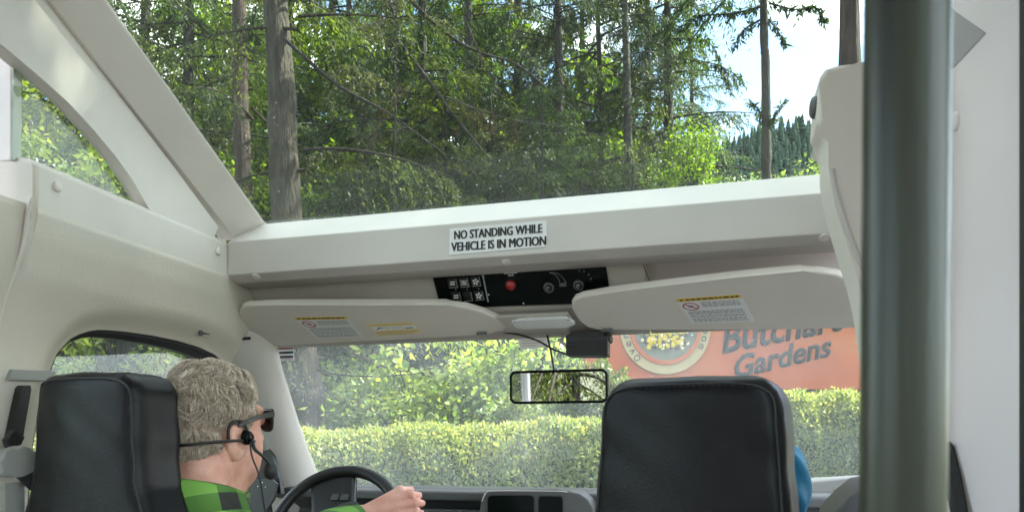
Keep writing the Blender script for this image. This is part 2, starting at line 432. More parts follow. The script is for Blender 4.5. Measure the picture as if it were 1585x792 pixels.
# smooth shapes from distance fields ------------------------------------------------
def surface_nets(f, lo, hi, h):
    lo = np.array(lo, float); hi = np.array(hi, float); n = np.ceil((hi - lo) / h).astype(int) + 1
    ax = [lo[i] + h * np.arange(n[i]) for i in range(3)]
    X, Y, Zz = np.meshgrid(*ax, indexing='ij', sparse=True)
    D = f(X, Y, Zz).astype(np.float32)
    S = D < 0
    c = tuple(k - 1 for k in n)
    any_ = np.zeros(c, bool); all_ = np.ones(c, bool)
    corners = [(i, j, k) for i in (0, 1) for j in (0, 1) for k in (0, 1)]
    for a in corners:
        B = S[a[0]:a[0] + c[0], a[1]:a[1] + c[1], a[2]:a[2] + c[2]]; any_ |= B; all_ &= B
    act = any_ & ~all_
    I = np.argwhere(act)
    val = {a: D[I[:, 0] + a[0], I[:, 1] + a[1], I[:, 2] + a[2]] for a in corners}
    cnt = np.zeros(len(I)); acc = np.zeros((len(I), 3))
    for a in corners:
        for d in range(3):
            if a[d] == 1: continue
            b = list(a); b[d] = 1
            A, B = val[a], val[tuple(b)]
            x = (A < 0) != (B < 0)
            t = np.where(x, A / np.where(x, A - B, 1), 0)
            for e in range(3): acc[:, e] += np.where(x, a[e] + (t if e == d else 0), 0)
            cnt += x
    idx = -np.ones(c, np.int64); idx[act] = np.arange(len(I))
    V = lo + h * (I + acc / cnt[:, None])
    quads = []
    for d in range(3):
        s0 = [slice(None)] * 3; s1 = [slice(None)] * 3; s0[d] = slice(0, -1); s1[d] = slice(1, None)
        x = S[tuple(s0)] != S[tuple(s1)]
        E = np.argwhere(x); e1, e2 = (d + 1) % 3, (d + 2) % 3
        ok = (E[:, e1] > 0) & (E[:, e2] > 0) & (E[:, e1] < c[e1]) & (E[:, e2] < c[e2]); E = E[ok]
        ins = S[tuple(E.T)]
        def g(o1, o2):
            q = E.copy(); q[:, e1] -= o1; q[:, e2] -= o2; return idx[tuple(q.T)]
        q = np.stack([g(1, 1), g(0, 1), g(0, 0), g(1, 0)], 1)
        q[~ins] = q[~ins][:, ::-1]
        quads.append(q)
    Q = np.concatenate(quads); Q = Q[(Q >= 0).all(1)]
    return V, Q
def smin(a, b, k):
    hh = np.clip(0.5 + 0.5 * (b - a) / k, 0, 1); return b * (1 - hh) + a * hh - k * hh * (1 - hh)
def d_capsule(X, Y, Z_, a, b, r1, r2):
    ba = np.array(b, float) - np.array(a, float)
    t = np.clip(((X - a[0]) * ba[0] + (Y - a[1]) * ba[1] + (Z_ - a[2]) * ba[2]) / ba.dot(ba), 0, 1)
    return np.sqrt((X - a[0] - t * ba[0]) ** 2 + (Y - a[1] - t * ba[1]) ** 2 + (Z_ - a[2] - t * ba[2]) ** 2) - (r1 + (r2 - r1) * t)
def d_ell(X, Y, Z_, c, r):
    k = np.sqrt(((X - c[0]) / r[0]) ** 2 + ((Y - c[1]) / r[1]) ** 2 + ((Z_ - c[2]) / r[2]) ** 2)
    return (k - 1) * min(r)

class Field:
    """distance field filled block by block"""
    def __init__(s, X, Y, Z_):
        s.ax = [X.ravel(), Y.ravel(), Z_.ravel()]; s.D = np.full((len(s.ax[0]), len(s.ax[1]), len(s.ax[2])), 0.3, np.float32)
    def put(s, fn, lo, hi, k=0.01, cut=False, pad=0.03):
        sl = []
        for a, l, h_ in zip(s.ax, lo, hi):
            sl.append(slice(max(0, int(np.searchsorted(a, l - pad - k))), int(np.searchsorted(a, h_ + pad + k))))
        X = s.ax[0][sl[0]][:, None, None]; Y = s.ax[1][sl[1]][None, :, None]; Z_ = s.ax[2][sl[2]][None, None, :]
        if X.size == 0 or Y.size == 0 or Z_.size == 0: return
        d = fn(X, Y, Z_); sl = tuple(sl)
        s.D[sl] = -smin(-s.D[sl], d, k) if cut else smin(s.D[sl], d, k)
    def cap(s, a, b, r1, r2, k=0.01):
        a, b = np.array(tuple(a)), np.array(tuple(b)); r = max(r1, r2)
        s.put(lambda X, Y, Z_: d_capsule(X, Y, Z_, a, b, r1, r2), np.minimum(a, b) - r, np.maximum(a, b) + r, k)
    def ell(s, c, r, k=0.01, Rm=None, cut=False):
        """ellipsoid; Rm (3x3) turns its axes"""
        c = np.array(tuple(c)); m = max(r)
        def fn(X, Y, Z_):
            x, y, z = X - c[0], Y - c[1], Z_ - c[2]
            if Rm is not None:
                x, y, z = [Rm[0][i] * x + Rm[1][i] * y + Rm[2][i] * z for i in range(3)]
            q = np.sqrt((x / r[0]) ** 2 + (y / r[1]) ** 2 + (z / r[2]) ** 2)
            g = np.sqrt((x / r[0] ** 2) ** 2 + (y / r[1] ** 2) ** 2 + (z / r[2] ** 2) ** 2) + 1e-6
            return np.clip(q * (q - 1) / g, -min(r), 0.3)
        s.put(fn, c - m, c + m, k, cut)

def paper_mat(name, c):
    m = leaf_mat(name, c, c, 0.6, 0.6)
    for n in m.node_tree.nodes:
        if n.type == 'MIX': n.inputs[7].default_value = (1, 1, 1, 1)
    return m

# ================================================================== ground
def sheet(name, x0, x1, y0, y1, z, m):
    return obj(name, mesh_py(name, [(x0, y0, z), (x1, y0, z), (x1, y1, z), (x0, y1, z)], [(0, 1, 2, 3)]), m)
def terrain():
    n = 90
    t = np.linspace(-1, 1, n); g = np.sign(t) * np.abs(t) ** 2.2 * 900
    X, Y = np.meshgrid(g, g, indexing='ij')
    d = np.hypot(X, Y)
    Zt = 0.12 * np.sin(X * 0.35) * np.cos(Y * 0.27) * np.clip((d - 6) / 10, 0, 1) - 0.02
    V = np.stack([X, Y, Zt], -1).reshape(-1, 3)
    i = np.arange(n * n).reshape(n, n)
    Q = np.stack([i[:-1, :-1], i[1:, :-1], i[1:, 1:], i[:-1, 1:]], -1).reshape(-1, 4)
    return smooth(mesh_np('ground', V, Q))
tag(obj('ground', terrain(), 'soil'), None, None, kind='structure')
tag(sheet('road', -14, 14, -12, 4.4, 0.002 + 0.01, 'asphalt'), None, None, kind='structure')
kb = extrude_profile_me([(4.4, 0.0), (4.4, 0.13), (4.55, 0.14), (4.55, 0.0)], -14, 14, 0.012, 2)
tag(obj('kerb', kb, 'kerb'), None, None, kind='structure')

# ================================================================== the van
XL, XR = -1.245, 0.31          # inner faces of the raised roof's left and right sides
van = thing('tour_van', 'cream interior of a tour van with a raised glass roof front, around the whole view', 'van', (-0.47, 0.4, 0.0))
FLOOR = Z(-1.12)
obj('floor_panel', box_me((-0.47, 0.0, FLOOR - 0.02), (1.9, 5.2, 0.04)), 'carpet', van)

# roof beam across the cab
bp = [(1.80, Z(.612)), (1.79, Z(.612)), (1.70, Z(.541)), (1.70, Z(.453)), (1.732, Z(.4385)), (1.80, Z(.436))]
beam = obj('roof_beam', extrude_profile_me(bp, XL + 0.004, XR + 0.02, 0.003, 3), 'trim_grey', van)
def cap_on(parent, x, y, plane, nrm, r, h=0.004, m='cap', name='bolt_cap'):
    p = at_p(x, y, plane, Vector(nrm))
    return obj(name, cap_me(p, nrm, r, h), m, parent)
bn = Vector((0, -0.41, -0.91)).normalized()
for x, y in ((397, 427.5), (784, 405), (1276, 366.5)):
    cap_on(beam, x, y, (0, 1.718, Z(.4448)), bn, 0.0115, 0.004)
cl = at_y(815, 318, 1.785)
obj('clip', box_me((cl.x, 1.78, cl.z - 0.003), (0.020, 0.014, 0.010), 0.003), 'cap', beam)

# side rails on both sides (left one seen whole)
def rail(xi, s, v0, v1):
    # s = -1: body lies towards -x of the inner face xi
    P = [(xi, Z(.452)), (xi, Z(.536)), (xi + s * 0.010, Z(.548)), (xi + s * 0.06, Z(.556)), (xi + s * 0.06, Z(.440)), (xi + s * 0.012, Z(.444))]
    bm = bmesh.new()
    a = [bm.verts.new((x, v0, z)) for x, z in P]; b = [bm.verts.new((x, v1, z)) for x, z in P]
    n = len(P); bm.faces.new(a); bm.faces.new(b[::-1])
    for i in range(n): bm.faces.new((a[i], b[i], b[(i + 1) % n], a[(i + 1) % n]))
    bmesh.ops.bevel(bm, geom=bm.edges[:], offset=0.004, segments=2, affect='EDGES', profile=0.6)
    return bm_mesh(bm, 'rail')
rl = obj('side_rail', rail(XL, -1, 1.118, 1.712), 'trim', van)
rr = obj('side_rail', rail(XR, 1, 1.16, 1.74), 'trim', van)
for x, y in ((88, 289), (337, 389)):
    cap_on(rl, x, y, (XL, 0, 0), (1, 0, 0), 0.0105, 0.005)

# glass plane of the upper windshield
GY0, GZ0, GS = 1.795, Z(.612), 0.528
def gz(y): return GZ0 + GS * (GY0 - y)
gn = Vector((0, GS, 1)).normalized()
ROOF_Y = 1.10
ROOF_Z = gz(ROOF_Y)
gp = [(XL - 0.03, GY0, gz(GY0)), (XR + 0.03, GY0, gz(GY0)), (XR + 0.03, ROOF_Y - 0.02, gz(ROOF_Y - 0.02)), (XL - 0.03, ROOF_Y - 0.02, gz(ROOF_Y - 0.02))]
obj('upper_windshield', slab_me([Vector(p) + gn * 0.004 for p in gp], gn, 0.005), 'glass_up', van)

# left frame of the upper windshield: inner strip, then the side panel with its three-cornered window
def strip_between(A, B, th, nrm, bev=0.004):
    pts = [Vector(p) for p in A] + [Vector(p) for p in B[::-1]]
    return slab_me(pts, nrm, th, bev)
def frame_strip(xa, xb, flip):
    # xa: edge beside the glass, xb: seam edge further out and lower
    ya = [1.80, 1.55, 1.30, 1.08, ROOF_Y - 0.03]
    bm = bmesh.new(); rows = []
    for y in ya:
        zg = gz(y) + 0.002
        rows.append([bm.verts.new(p) for p in ((xa, y, zg), (xa - flip * 0.002, y, zg - 0.012), (xb + flip * 0.003, y - 0.058, gz(y - 0.058) - 0.081), (xb, y - 0.06, gz(y - 0.06) - 0.084),
                     (xb - flip * 0.05, y - 0.06, gz(y - 0.06) - 0.08), (xb - flip * 0.05, y, zg))])
    for r0, r1 in zip(rows, rows[1:]):
        for k in range(6): bm.faces.new((r0[k], r0[(k + 1) % 6], r1[(k + 1) % 6], r1[k]))
    bm.faces.new(rows[0]); bm.faces.new(rows[-1][::-1])
    return bm_mesh(bm, 'frame', 40)
obj('windshield_frame', frame_strip(-1.190, -1.243, 1), 'trim', van)
obj('windshield_frame', frame_strip(0.325, 0.365, -1), 'trim', van)

def side_panel_upper():
    # plane x = XL-0.004 ; seam line (top) to the window edge curve
    X = XL - 0.006
    seam = [at_x(339, 351, X), at_x(272, 262, X), at_x(205, 174, X), at_x(140, 88, X), at_x(73, 0, X), at_x(20, -70, X)]
    wind = [at_x(233, 324, X), at_x(205, 278, X), at_x(180, 243, X), at_x(146, 202, X), at_x(105, 158, X), at_x(65, 122, X), at_x(25, 88, X), at_x(-60, 20, X)]
    pts = [at_x(330, 375, X)] + seam + wind[::-1] + [at_x(238, 345, X)]
    return slab_me(pts, (-1, 0, 0), 0.035, 0.004, 3)
obj('side_panel', side_panel_upper(), 'trim', van)
Xg = XL - 0.032
obj('side_window', slab_me([at_x(21, 70, Xg), at_x(345, 345, Xg), at_x(345, 400, Xg), at_x(21, 262, Xg)], (-1, 0, 0), 0.005), 'glass_side', van)
# mirrored panel on the right, mostly behind the pole
obj('side_panel', slab_me([(XR + .03, 1.75, Z(.55)), (XR + .03, 1.70, Z(.62)), (XR + .03, 1.10, Z(.93)), (XR + .03, 1.02, Z(.90)), (XR + .03, 1.30, Z(.70)), (XR + .03, 1.50, Z(.55))], (1, 0, 0), 0.03, 0.004), 'trim', van)
obj('side_window', slab_me([(XR + .05, 1.78, Z(.5)), (XR + .05, 1.70, Z(.66)), (XR + .05, 1.02, Z(1.0)), (XR + .05, 1.02, Z(.5))], (1, 0, 0), 0.005), 'glass_side', van)

# left pillar behind the side window (upper part) and its flared lower cover
obj('roof_pillar', box_me(at_y(-45, 100, 1.10) + Vector((0.009, 0.02, 0.12)), (0.16, 0.024, 0.62), 0.006, 3), 'trim', van)
VB = 1.105
lp = [(-140, 251), (30, 250), (48, 250), (52, 254), (52, 304), (49, 318), (45, 332), (43, 355), (38, 385), (28, 412), (14, 448), (0, 492), (-14, 560), (-25, 640), (-30, 800), (-30, 950), (-140, 950)]
pl = obj('pillar_cover', slab_me([at_y(x, y, VB) for x, y in lp], (0, 1, 0), 0.014, 0.005, 3), 'liner', van)
edge = bez([at_y(x, y, VB - 0.002) for x, y in ((49, 306), (45, 322), (42, 340), (39, 362), (34, 388), (22, 424), (8, 462), (-6, 510))], 30)
obj('cover_edge', tube_me(edge, 0.0045, 8), 'trim', pl)

# right pillar cover
VR = 1.127
rp_ = [(1480, 94), (1330, 96), (1296, 99), (1278, 105), (1270, 116), (1268, 130), (1264.5, 186), (1267, 193), (1275, 198), (1280, 206), (1282, 220), (1282, 258), (1287, 292), (1297, 332), (1311, 378), (1326, 425), (1338, 475), (1350, 560), (1360, 700), (1365, 950), (1480, 950)]
prc = obj('pillar_cover', slab_me([at_y(x, y, VR) for x, y in rp_], (0, 1, 0), 0.085, 0.010, 4), 'visor', van)
kp = at_y(1266, 166, VR + 0.03)
obj('cover_edge', tube_me(bez([at_y(x, y, VR + 0.0) for x, y in ((1287, 262), (1293, 292), (1304, 332), (1318, 372), (1334, 410), (1350, 440))], 24), 0.004, 8), 'trim_grey', prc)
obj('knob', cap_me(kp, (-1, -0.2, 0), 0.016, 0.010), 'dash_grey', prc)

# right wall panel beside the camera, with its window behind
wl = obj('wall_panel', slab_me([(XR, 0.878, Z(-1.1)), (XR, 1.30, Z(-1.1)), (XR, 1.30, Z(-.1)), (XR, 1.16, Z(.2)), (XR, 1.16, Z(1.02)), (XR, 0.878, Z(1.02))], (1, 0, 0), 0.05, 0.008, 3), 'wall', van)
nt_ = [at_x(x, y, XR - 0.0012) for x, y in ((1470, 8), (1477, 18), (1525, 52), (1474, 106), (1470, 108))]
obj('grey_patch', slab_me(nt_, (1, 0, 0), 0.0012), 'grey_patch', wl)
obj('bolt_cap', cap_me(at_x(1481, 188, XR), (-1, 0, 0), 0.0125, 0.005), 'wall', wl)
obj('round_sticker', cap_me(at_x(1462, 282, XR), (-1, 0, 0), 0.030, 0.0014, 28), mat('pale_green_sticker', (0.62, 0.66, 0.52), 0.5, var=0.08, vscale=60), wl)
obj('belt_strap', tube_me([at_x(1463, 690, XR - 0.01), at_x(1475, 740, XR - 0.012), at_x(1492, 830, XR - 0.014)], 0.010, 6), 'belt', wl)
obj('window_seal', box_me((XR + 0.02, 0.855, Z(.0)), (0.05, 0.04, 2.0), 0.006), 'rubber', van)

# shell behind the camera: roof, walls below and above long windows, pillars, open glass rear
obj('roof_panel', box_me((-0.47, -0.55, ROOF_Z + 0.03), (1.72, 2 * (ROOF_Y + 0.55) - 0.02, 0.06), 0.01), 'wall', van)
for sx in (XL - 0.05, XR + 0.05):
    left = sx < 0
    y1 = 1.06 if left else 0.84
    obj('wall_panel', box_me((sx, (-2.1 + y1) / 2, Z(-.66)), (0.06, 2.1 + y1, 0.92), 0.01), 'wall', van)
    obj('wall_panel', box_me((sx, (-2.1 + y1) / 2, Z(.93)), (0.06, 2.1 + y1, 0.2), 0.01), 'wall', van)
    for yy in (-2.06, -1.0, 0.05):
        obj('window_post', box_me((sx, yy, Z(.32)), (0.055, 0.11, 1.06), 0.008), 'wall', van)
    obj('side_window', box_me((sx, (-2.1 + y1) / 2, Z(.32)), (0.006, 2.1 + y1, 1.06)), 'glass_side', van)

# left wall: cove above the driver's door and the door opening
def left_wall():
    X0 = -1.33
    hole_px = [(60, 900), (62, 792), (68, 690), (76, 640), (88, 580), (99, 545), (112, 523), (130, 512), (152, 508), (190, 511), (230, 517), (270, 525), (305, 535), (332, 547), (352, 562), (372, 590),
               (392, 640), (415, 700), (432, 752), (440, 800), (440, 900)]
    H = [at_x(x, y, X0) for x, y in hole_px]
    P2 = [Vector((p.y, p.z)) for p in H]
    # resample hole evenly
    seg = [(P2[i], P2[(i + 1) % len(P2)]) for i in range(len(P2))]
    ln = [(b - a).length for a, b in seg]; tot = sum(ln); N = 120; pts = []
    acc = 0; si = 0; pos = 0
    for k in range(N):
        d = tot * k / N
        while pos + ln[si] < d: pos += ln[si]; si += 1
        t = (d - pos) / ln[si]; pts.append(seg[si][0].lerp(seg[si][1], t))
    c = sum(pts, Vector((0, 0))) / N
    y0, y1, z0, z1 = 0.98, 2.35, Z(-1.1), Z(.456)
    rings = 22; V = []; Fs = []
    prof_z = [Z(-1.2), Z(-.3), Z(.10), Z(.20), Z(.27), Z(.33), Z(.40), Z(.46)]
    prof_x = [-1.36, -1.345, -1.335, -1.325, -1.300, -1.272, -1.256, -1.250]
    for r in range(rings + 1):
        f = (r / rings) ** 1.4
        for p in pts:
            d = (p - c)
            ks = []
            if d.x > 1e-6: ks.append((y1 - c.x) / d.x)
            if d.x < -1e-6: ks.append((y0 - c.x) / d.x)
            if d.y > 1e-6: ks.append((z1 - c.y) / d.y)
            if d.y < -1e-6: ks.append((z0 - c.y) / d.y)
            o = c + d * min(ks)
            q = p.lerp(o, f)
            dist = (q - p).length
            x = float(np.interp(q.y, prof_z, prof_x))
            s = min(1, dist / 0.055); s = s * s * (3 - 2 * s)
            x -= 0.030 * (1 - s) * (1 if q.y > Z(-.3) else 0)
            V.append((x, min(q.x, float(np.interp(q.y, [Z(-.2), Z(.05), Z(.3), Z(.46)], [2.14, 2.04, 1.92, 1.90]))), q.y))
    for r in range(rings):
        for k in range(N):
            k2 = (k + 1) % N
            Fs.append((r * N + k, r * N + k2, (r + 1) * N + k2, (r + 1) * N + k))
    rim = [Vector((V[k][0], V[k][1], V[k][2])) for k in range(N)]
    me = smooth(mesh_py('wall', V, Fs)); return me, rim
lw_me, rim = left_wall()
lwall = obj('side_cove', lw_me, 'liner', van)
md = lwall.modifiers.new('solid', 'SOLIDIFY'); md.thickness = 0.012; md.offset = 0
obj('door_seal', tube_me([p + Vector((-0.004, 0, 0)) for p in rim], 0.0085, 8, closed=True), 'rubber', van)
fr_in = [p + Vector((-0.03, 0, 0)) for p in rim]
cc = sum(fr_in, Vector()) / len(fr_in)
dfm = []
Vd = []; Fd = []
for p in fr_in:
    q = p + (cc - p).normalized() * 0.020
    Vd += [p + Vector((0.012, 0, 0)), q + Vector((0.0, 0, 0)), q + Vector((-0.02, 0, 0)), p + Vector((-0.03, 0, 0))]
N_ = len(fr_in)
for i in range(N_):
    j = (i + 1) % N_
    for k in range(4): Fd.append((i * 4 + k, i * 4 + (k + 1) % 4, j * 4 + (k + 1) % 4, j * 4 + k))
obj('door_frame', smooth(mesh_py('door_frame', Vd, Fd), 40), 'black', van)
obj('door_window', slab_me([(-1.385, 1.02, Z(-.25)), (-1.385, 2.1, Z(-.25)), (-1.385, 1.95, Z(.3)), (-1.385, 1.02, Z(.3))], (-1, 0, 0), 0.004), 'glass_side', van)
obj('door_panel', slab_me([(-1.40, 1.0, Z(-1.1)), (-1.40, 2.3, Z(-1.1)), (-1.40, 2.3, Z(-.2)), (-1.40, 1.0, Z(-.2))], (1, 0, 0), 0.03, 0.008), 'dash', van)
# little hook above the door, black lead at the header corner, grey ledge of the pillar
hk = at_x(310, 515, -1.288)
obj('hook', join_me([cap_me(hk, (1, -0.2, -0.3), 0.007, 0.006), tube_me([hk + Vector((.004, 0, 0)), hk + Vector((.016, .002, -.002)), hk + Vector((.016, .014, -.002))], 0.0022, 6)]), 'dash_grey', van)
ld = [at_x(x, y, -1.318) for x, y in ((12, 588), (18, 571), (84, 574), (80, 590))]
obj('pillar_ledge', slab_me([p + Vector((0.004, 0, 0)) for p in ld], (-1, 0, 0), 0.02, 0.004), 'belt_grey', van)

# header panel under the beam, and cab roof in front of it
hp = [(1.74, Z(.450)), (1.797, Z(.466)), (1.800, Z(.452)), (1.852, Z(.352)), (1.93, Z(.296)), (1.96, Z(.292)), (1.97, Z(.34)), (1.90, Z(.47)), (1.80, Z(.50))]
HSX = at_p(1000, 420, (0, 1.80, Z(.452)), Vector((0, -0.887, -0.461)).normalized()).x
hd = obj('header_panel', extrude_profile_me(hp, -1.30, HSX, 0.006, 3), 'header', van)
hp2 = [(1.74, Z(.450)), (1.797, Z(.466)), (1.93, Z(.462)), (1.938, Z(.452)), (1.945, Z(.33)), (1.955, Z(.292)), (1.975, Z(.30)), (1.985, Z(.34)), (1.975, Z(.47)), (1.80, Z(.50))]
obj('header_panel', extrude_profile_me(hp2, HSX + 0.001, 0.36, 0.005, 3), 'header', van)
hn = Vector((0, -0.1, -0.052)).normalized()
hn = Vector((0, -0.887, -0.461)).normalized()
H0 = (0, 1.80, Z(.452))
sm = [at_p(991, 397, H0, hn), at_p(1008, 442, H0, hn)]
obj('panel_joint', tube_me([p + hn * 0.0004 for p in sm], 0.0011, 6), 'dash', hd)
obj('cab_roof', slab_me([(-1.32, 1.80, Z(.50)), (0.38, 1.80, Z(.50)), (0.38, 1.99, Z(.33)), (-1.32, 1.99, Z(.33))], (0, .68, .73), 0.02), 'wall', van)

# left front pillar and the right one
ap = [(at_y(338, 532, 1.84)), (at_y(424, 534, 1.90)), (at_y(486, 748, 2.22)), (at_y(438, 752, 2.14)), (at_y(408, 668, 2.02)), (at_y(386, 606, 1.93)), (at_y(366, 572, 1.87))]
def curved_strip(L, R, bul, n=8, back=0.03):
    V = []; Fs = []; m = len(L)
    for a, b in zip(L, R):
        for k in range(n + 1):
            t = k / n; p = Vector(a).lerp(Vector(b), t); p = p + bul * (4 * t * (1 - t))
            V.append(p)
    for i in range(m - 1):
        for k in range(n):
            Fs.append((i * (n + 1) + k, i * (n + 1) + k + 1, (i + 1) * (n + 1) + k + 1, (i + 1) * (n + 1) + k))
    return smooth(mesh_py('strip', V, Fs))
Lp = bez([at_y(326, 505, 1.83), at_y(352, 552, 1.86), at_y(376, 592, 1.92), at_y(400, 650, 2.00), at_y(420, 708, 2.08), at_y(440, 765, 2.15), at_y(462, 850, 2.22)], 30)
Rp = bez([at_y(418, 505, 1.90), at_y(421, 545, 1.93), at_y(434, 600, 2.02), at_y(450, 655, 2.11), at_y(468, 705, 2.19), at_y(488, 756, 2.27), at_y(520, 850, 2.36)], 30)
apl = obj('front_pillar', curved_strip(Lp, Rp, Vector((0.02, -0.025, 0))), 'trim_grey', van)
ms_ = apl.modifiers.new('solid', 'SOLIDIFY'); ms_.thickness = 0.03; ms_.offset = -1
obj('bolt_cap', cap_me(at_y(378, 550, 1.872), (0.5, -0.8, 0), 0.0125, 0.006), 'cap', apl)
obj('pillar_seal', tube_me([p + Vector((-0.008, 0.0, 0)) for p in Lp], 0.011, 8), 'rubber', van)
mirrorx = lambda p: Vector((-0.86 - p.x, p.y, p.z))
obj('front_pillar', curved_strip([mirrorx(p) for p in Rp], [mirrorx(p) for p in Lp], Vector((-0.02, -0.025, 0))), 'trim_grey', van)

# windshield, gently bowed
def windshield_me():
    V = []; Fs = []; nu, nv = 24, 12
    for j in range(nv + 1):
        t = j / nv; y = 1.955 + 0.46 * t; z = Z(.335) - 0.50 * t
        for i in range(nu + 1):
            s = -1 + 2 * i / nu
            V.append((-0.47 + 0.90 * s, y + 0.05 - 0.10 * s * s, z))
    for j in range(nv):
        for i in range(nu): Fs.append((j * (nu + 1) + i, j * (nu + 1) + i + 1, (j + 1) * (nu + 1) + i + 1, (j + 1) * (nu + 1) + i))
    return smooth(mesh_py('windshield', V, Fs))
ws = obj('windshield', windshield_me(), 'glass_low', van)
ms_ = ws.modifiers.new('solid', 'SOLIDIFY'); ms_.thickness = 0.005; ms_.offset = 1

# dashboard
dp = [(2.14, Z(-.128)), (2.115, Z(-.131)), (2.105, Z(-.139)), (2.105, Z(-.163)), (2.13, Z(-.170)), (2.16, Z(-.20)), (2.15, Z(-.55)), (2.5, Z(-.55)), (2.5, Z(-.150)), (2.32, Z(-.131))]
ds = thing('dashboard', 'dark grey dashboard running under the windshield', 'dashboard', (-0.47, 2.2, Z(-.5)))
obj('dash_body', extrude_profile_me(dp, -1.36, 0.40, 0.005, 3), 'dash_grey', ds)
obj('dash_recess', box_me((-0.75, 2.125, Z(-.30)), (0.80, 0.06, 0.22), 0.01), 'dash', ds)
bz = [(738, 840), (744, 775), (750, 760), (764, 756.5), (860, 757), (880, 758.5), (897, 763), (910, 772), (919, 786), (924, 840)]
bez_o = obj('centre_bezel', slab_me([at_y(x, y, 2.02) for x, y in bz], (0, 1, 0), 0.13, 0.007, 3), 'dash_grey', ds)
def recess(px, Y, m1='gloss_black'):
    o_ = obj('display_frame', slab_me(round_poly([at_y(x, y, Y - 0.003) for x, y in px], .12), (0, 1, 0), 0.01, 0.002), 'dash', bez_o)
    cx = sum(p[0] for p in px) / 4; cy = sum(p[1] for p in px) / 4
    inner = [(cx + (x - cx) * 0.93, cy + (y - cy) * 0.90) for x, y in px]
    obj('display', slab_me(round_poly([at_y(x, y, Y - 0.0045) for x, y in inner], .12), (0, 1, 0), 0.006, 0.001), m1, bez_o)
recess([(752, 763), (829, 763), (829, 822), (752, 822)], 2.02)
recess([(832, 764), (872, 765), (872, 822), (832, 822)], 2.02)
# pale lens strip along the bezel rim
obj('bezel_trim', tube_me(bez([at_y(x, y, 2.018) for x, y in ((746, 775), (752, 763), (766, 759), (860, 759.5), (878, 761))], 24), 0.0016, 6), 'trim_grey', bez_o)
# right side of the dash: grille ledge seen past the seat
obj('dash_ledge', slab_me([at_y(x, y, 2.25) for x, y in ((1225, 752), (1260, 741), (1345, 737), (1400, 740), (1400, 840), (1225, 840))], (0, 1, 0), 0.12, 0.012, 3), 'belt_grey', ds)
obj('vent', box_me(at_y(1272, 772, 2.235), (0.05, 0.02, 0.03), 0.004), 'dash', ds)
obj('door_shoulder', slab_me([at_y(x, y, 1.45) for x, y in ((1278, 830), (1296, 790), (1318, 768), (1345, 745), (1400, 735), (1400, 830))], (0, 1, 0), 0.2, 0.015, 3), 'dash', van)
# black sail with speaker beside the front pillar
obj('mirror_sail', slab_me([at_y(x, y, 2.03) for x, y in ((384, 760), (386, 690), (393, 662), (404, 655), (418, 695), (432, 740), (436, 764))], (0, 1, 0), 0.02, 0.004), 'black', van)
sp_ = obj('switch_plate', slab_me([at_y(x, y, 2.00) for x, y in ((386, 800), (388, 742), (420, 740), (428, 748), (424, 772), (412, 786), (410, 800))], (0, 1, 0), 0.012, 0.003), 'dash', van)
for x, y in ((399, 752), (406, 746), (411, 753), (405, 758)):
    obj('indicator', cap_me(at_y(x, y, 1.998), (0, -1, 0), 0.0022, 0.001, 8), 'white_print', sp_)

# ================================================================== fittings
# --- notice on the beam
p0, p1, p2, p3 = [at_y(x, y, 1.6995) for x, y in ((695.5, 394.5), (846.5, 381.5), (846, 341), (696, 354))]
nb = thing('notice', 'white notice reading NO STANDING WHILE VEHICLE IS IN MOTION on the beam', 'sign', (p0 + p1) / 2)
obj('backing', slab_me([p0, p1, p2, p3], (0, -1, 0), 0.0008), 'sticker', nb)
def txt_px(s, x0, y0, x1, y1, hpx, Y, parent, m, bold=0.02, th=0.0005):
    a = at_y(x0, y0, Y); b = at_y(x1, y1, Y); c = at_y(x0, y0 - hpx, Y)
    w_ = (b - a) * bold
    ms_ = [text_me(s, a + w_ * k + Vector((0, -.0001 * (k + 2), 0)), b - a, c - a, th, 0.0) for k in (-1.5, -.75, 0, .75, 1.5)]
    return obj('lettering', join_me(ms_, 'lettering'), m, parent)
txt_px('NO STANDING WHILE', 703.5, 370.5, 839, 360, 13.2, 1.6984, nb, 'black_print', 0.0032)
txt_px('VEHICLE IS IN MOTION', 699, 389, 845, 379, 13.4, 1.6984, nb, 'black_print', 0.0032)

# --- climate control panel
cpn = thing('control_panel', 'black overhead climate control panel with keys, red button and two knobs', 'control panel', at_p(806, 440, H0, hn))
cpts = [at_p(x, y, H0, hn) for x, y in ((668, 419), (936.5, 399), (945, 455), (940, 468), (683, 476))]
CN = hn
obj('plate', slab_me([p + CN * 0.001 for p in cpts], CN, 0.004, 0.001), 'gloss_black', cpn)
def cp(x, y, e=0.005): return at_p(x, y, H0, hn) + CN * e
def onp(cx, cy, hw, hh, e=0.005, sk=0.22, rt=-0.06):
    """small rectangle on the panel, in photo pixels, following its skew"""
    return [cp(cx + a * hw + b * hh * sk, cy + a * hw * rt + b * hh, e) for a, b in ((-1, 1), (1, 1), (1, -1), (-1, -1))]
ux = (cp(810, 440) - cp(800, 440.7)).normalized(); uy = CN.cross(ux) * -1
if uy.z < 0: uy = -uy
def disc_quads(c, r0, r1, a0, a1, n=12):
    q = []
    for i in range(n):
        t0 = a0 + (a1 - a0) * i / n; t1 = a0 + (a1 - a0) * (i + 1) / n
        q.append([c + (ux * math.cos(t) + uy * math.sin(t)) * r for t, r in ((t0, r0), (t0, r1), (t1, r1), (t1, r0))])
    return q
PXM = 1.9 / F
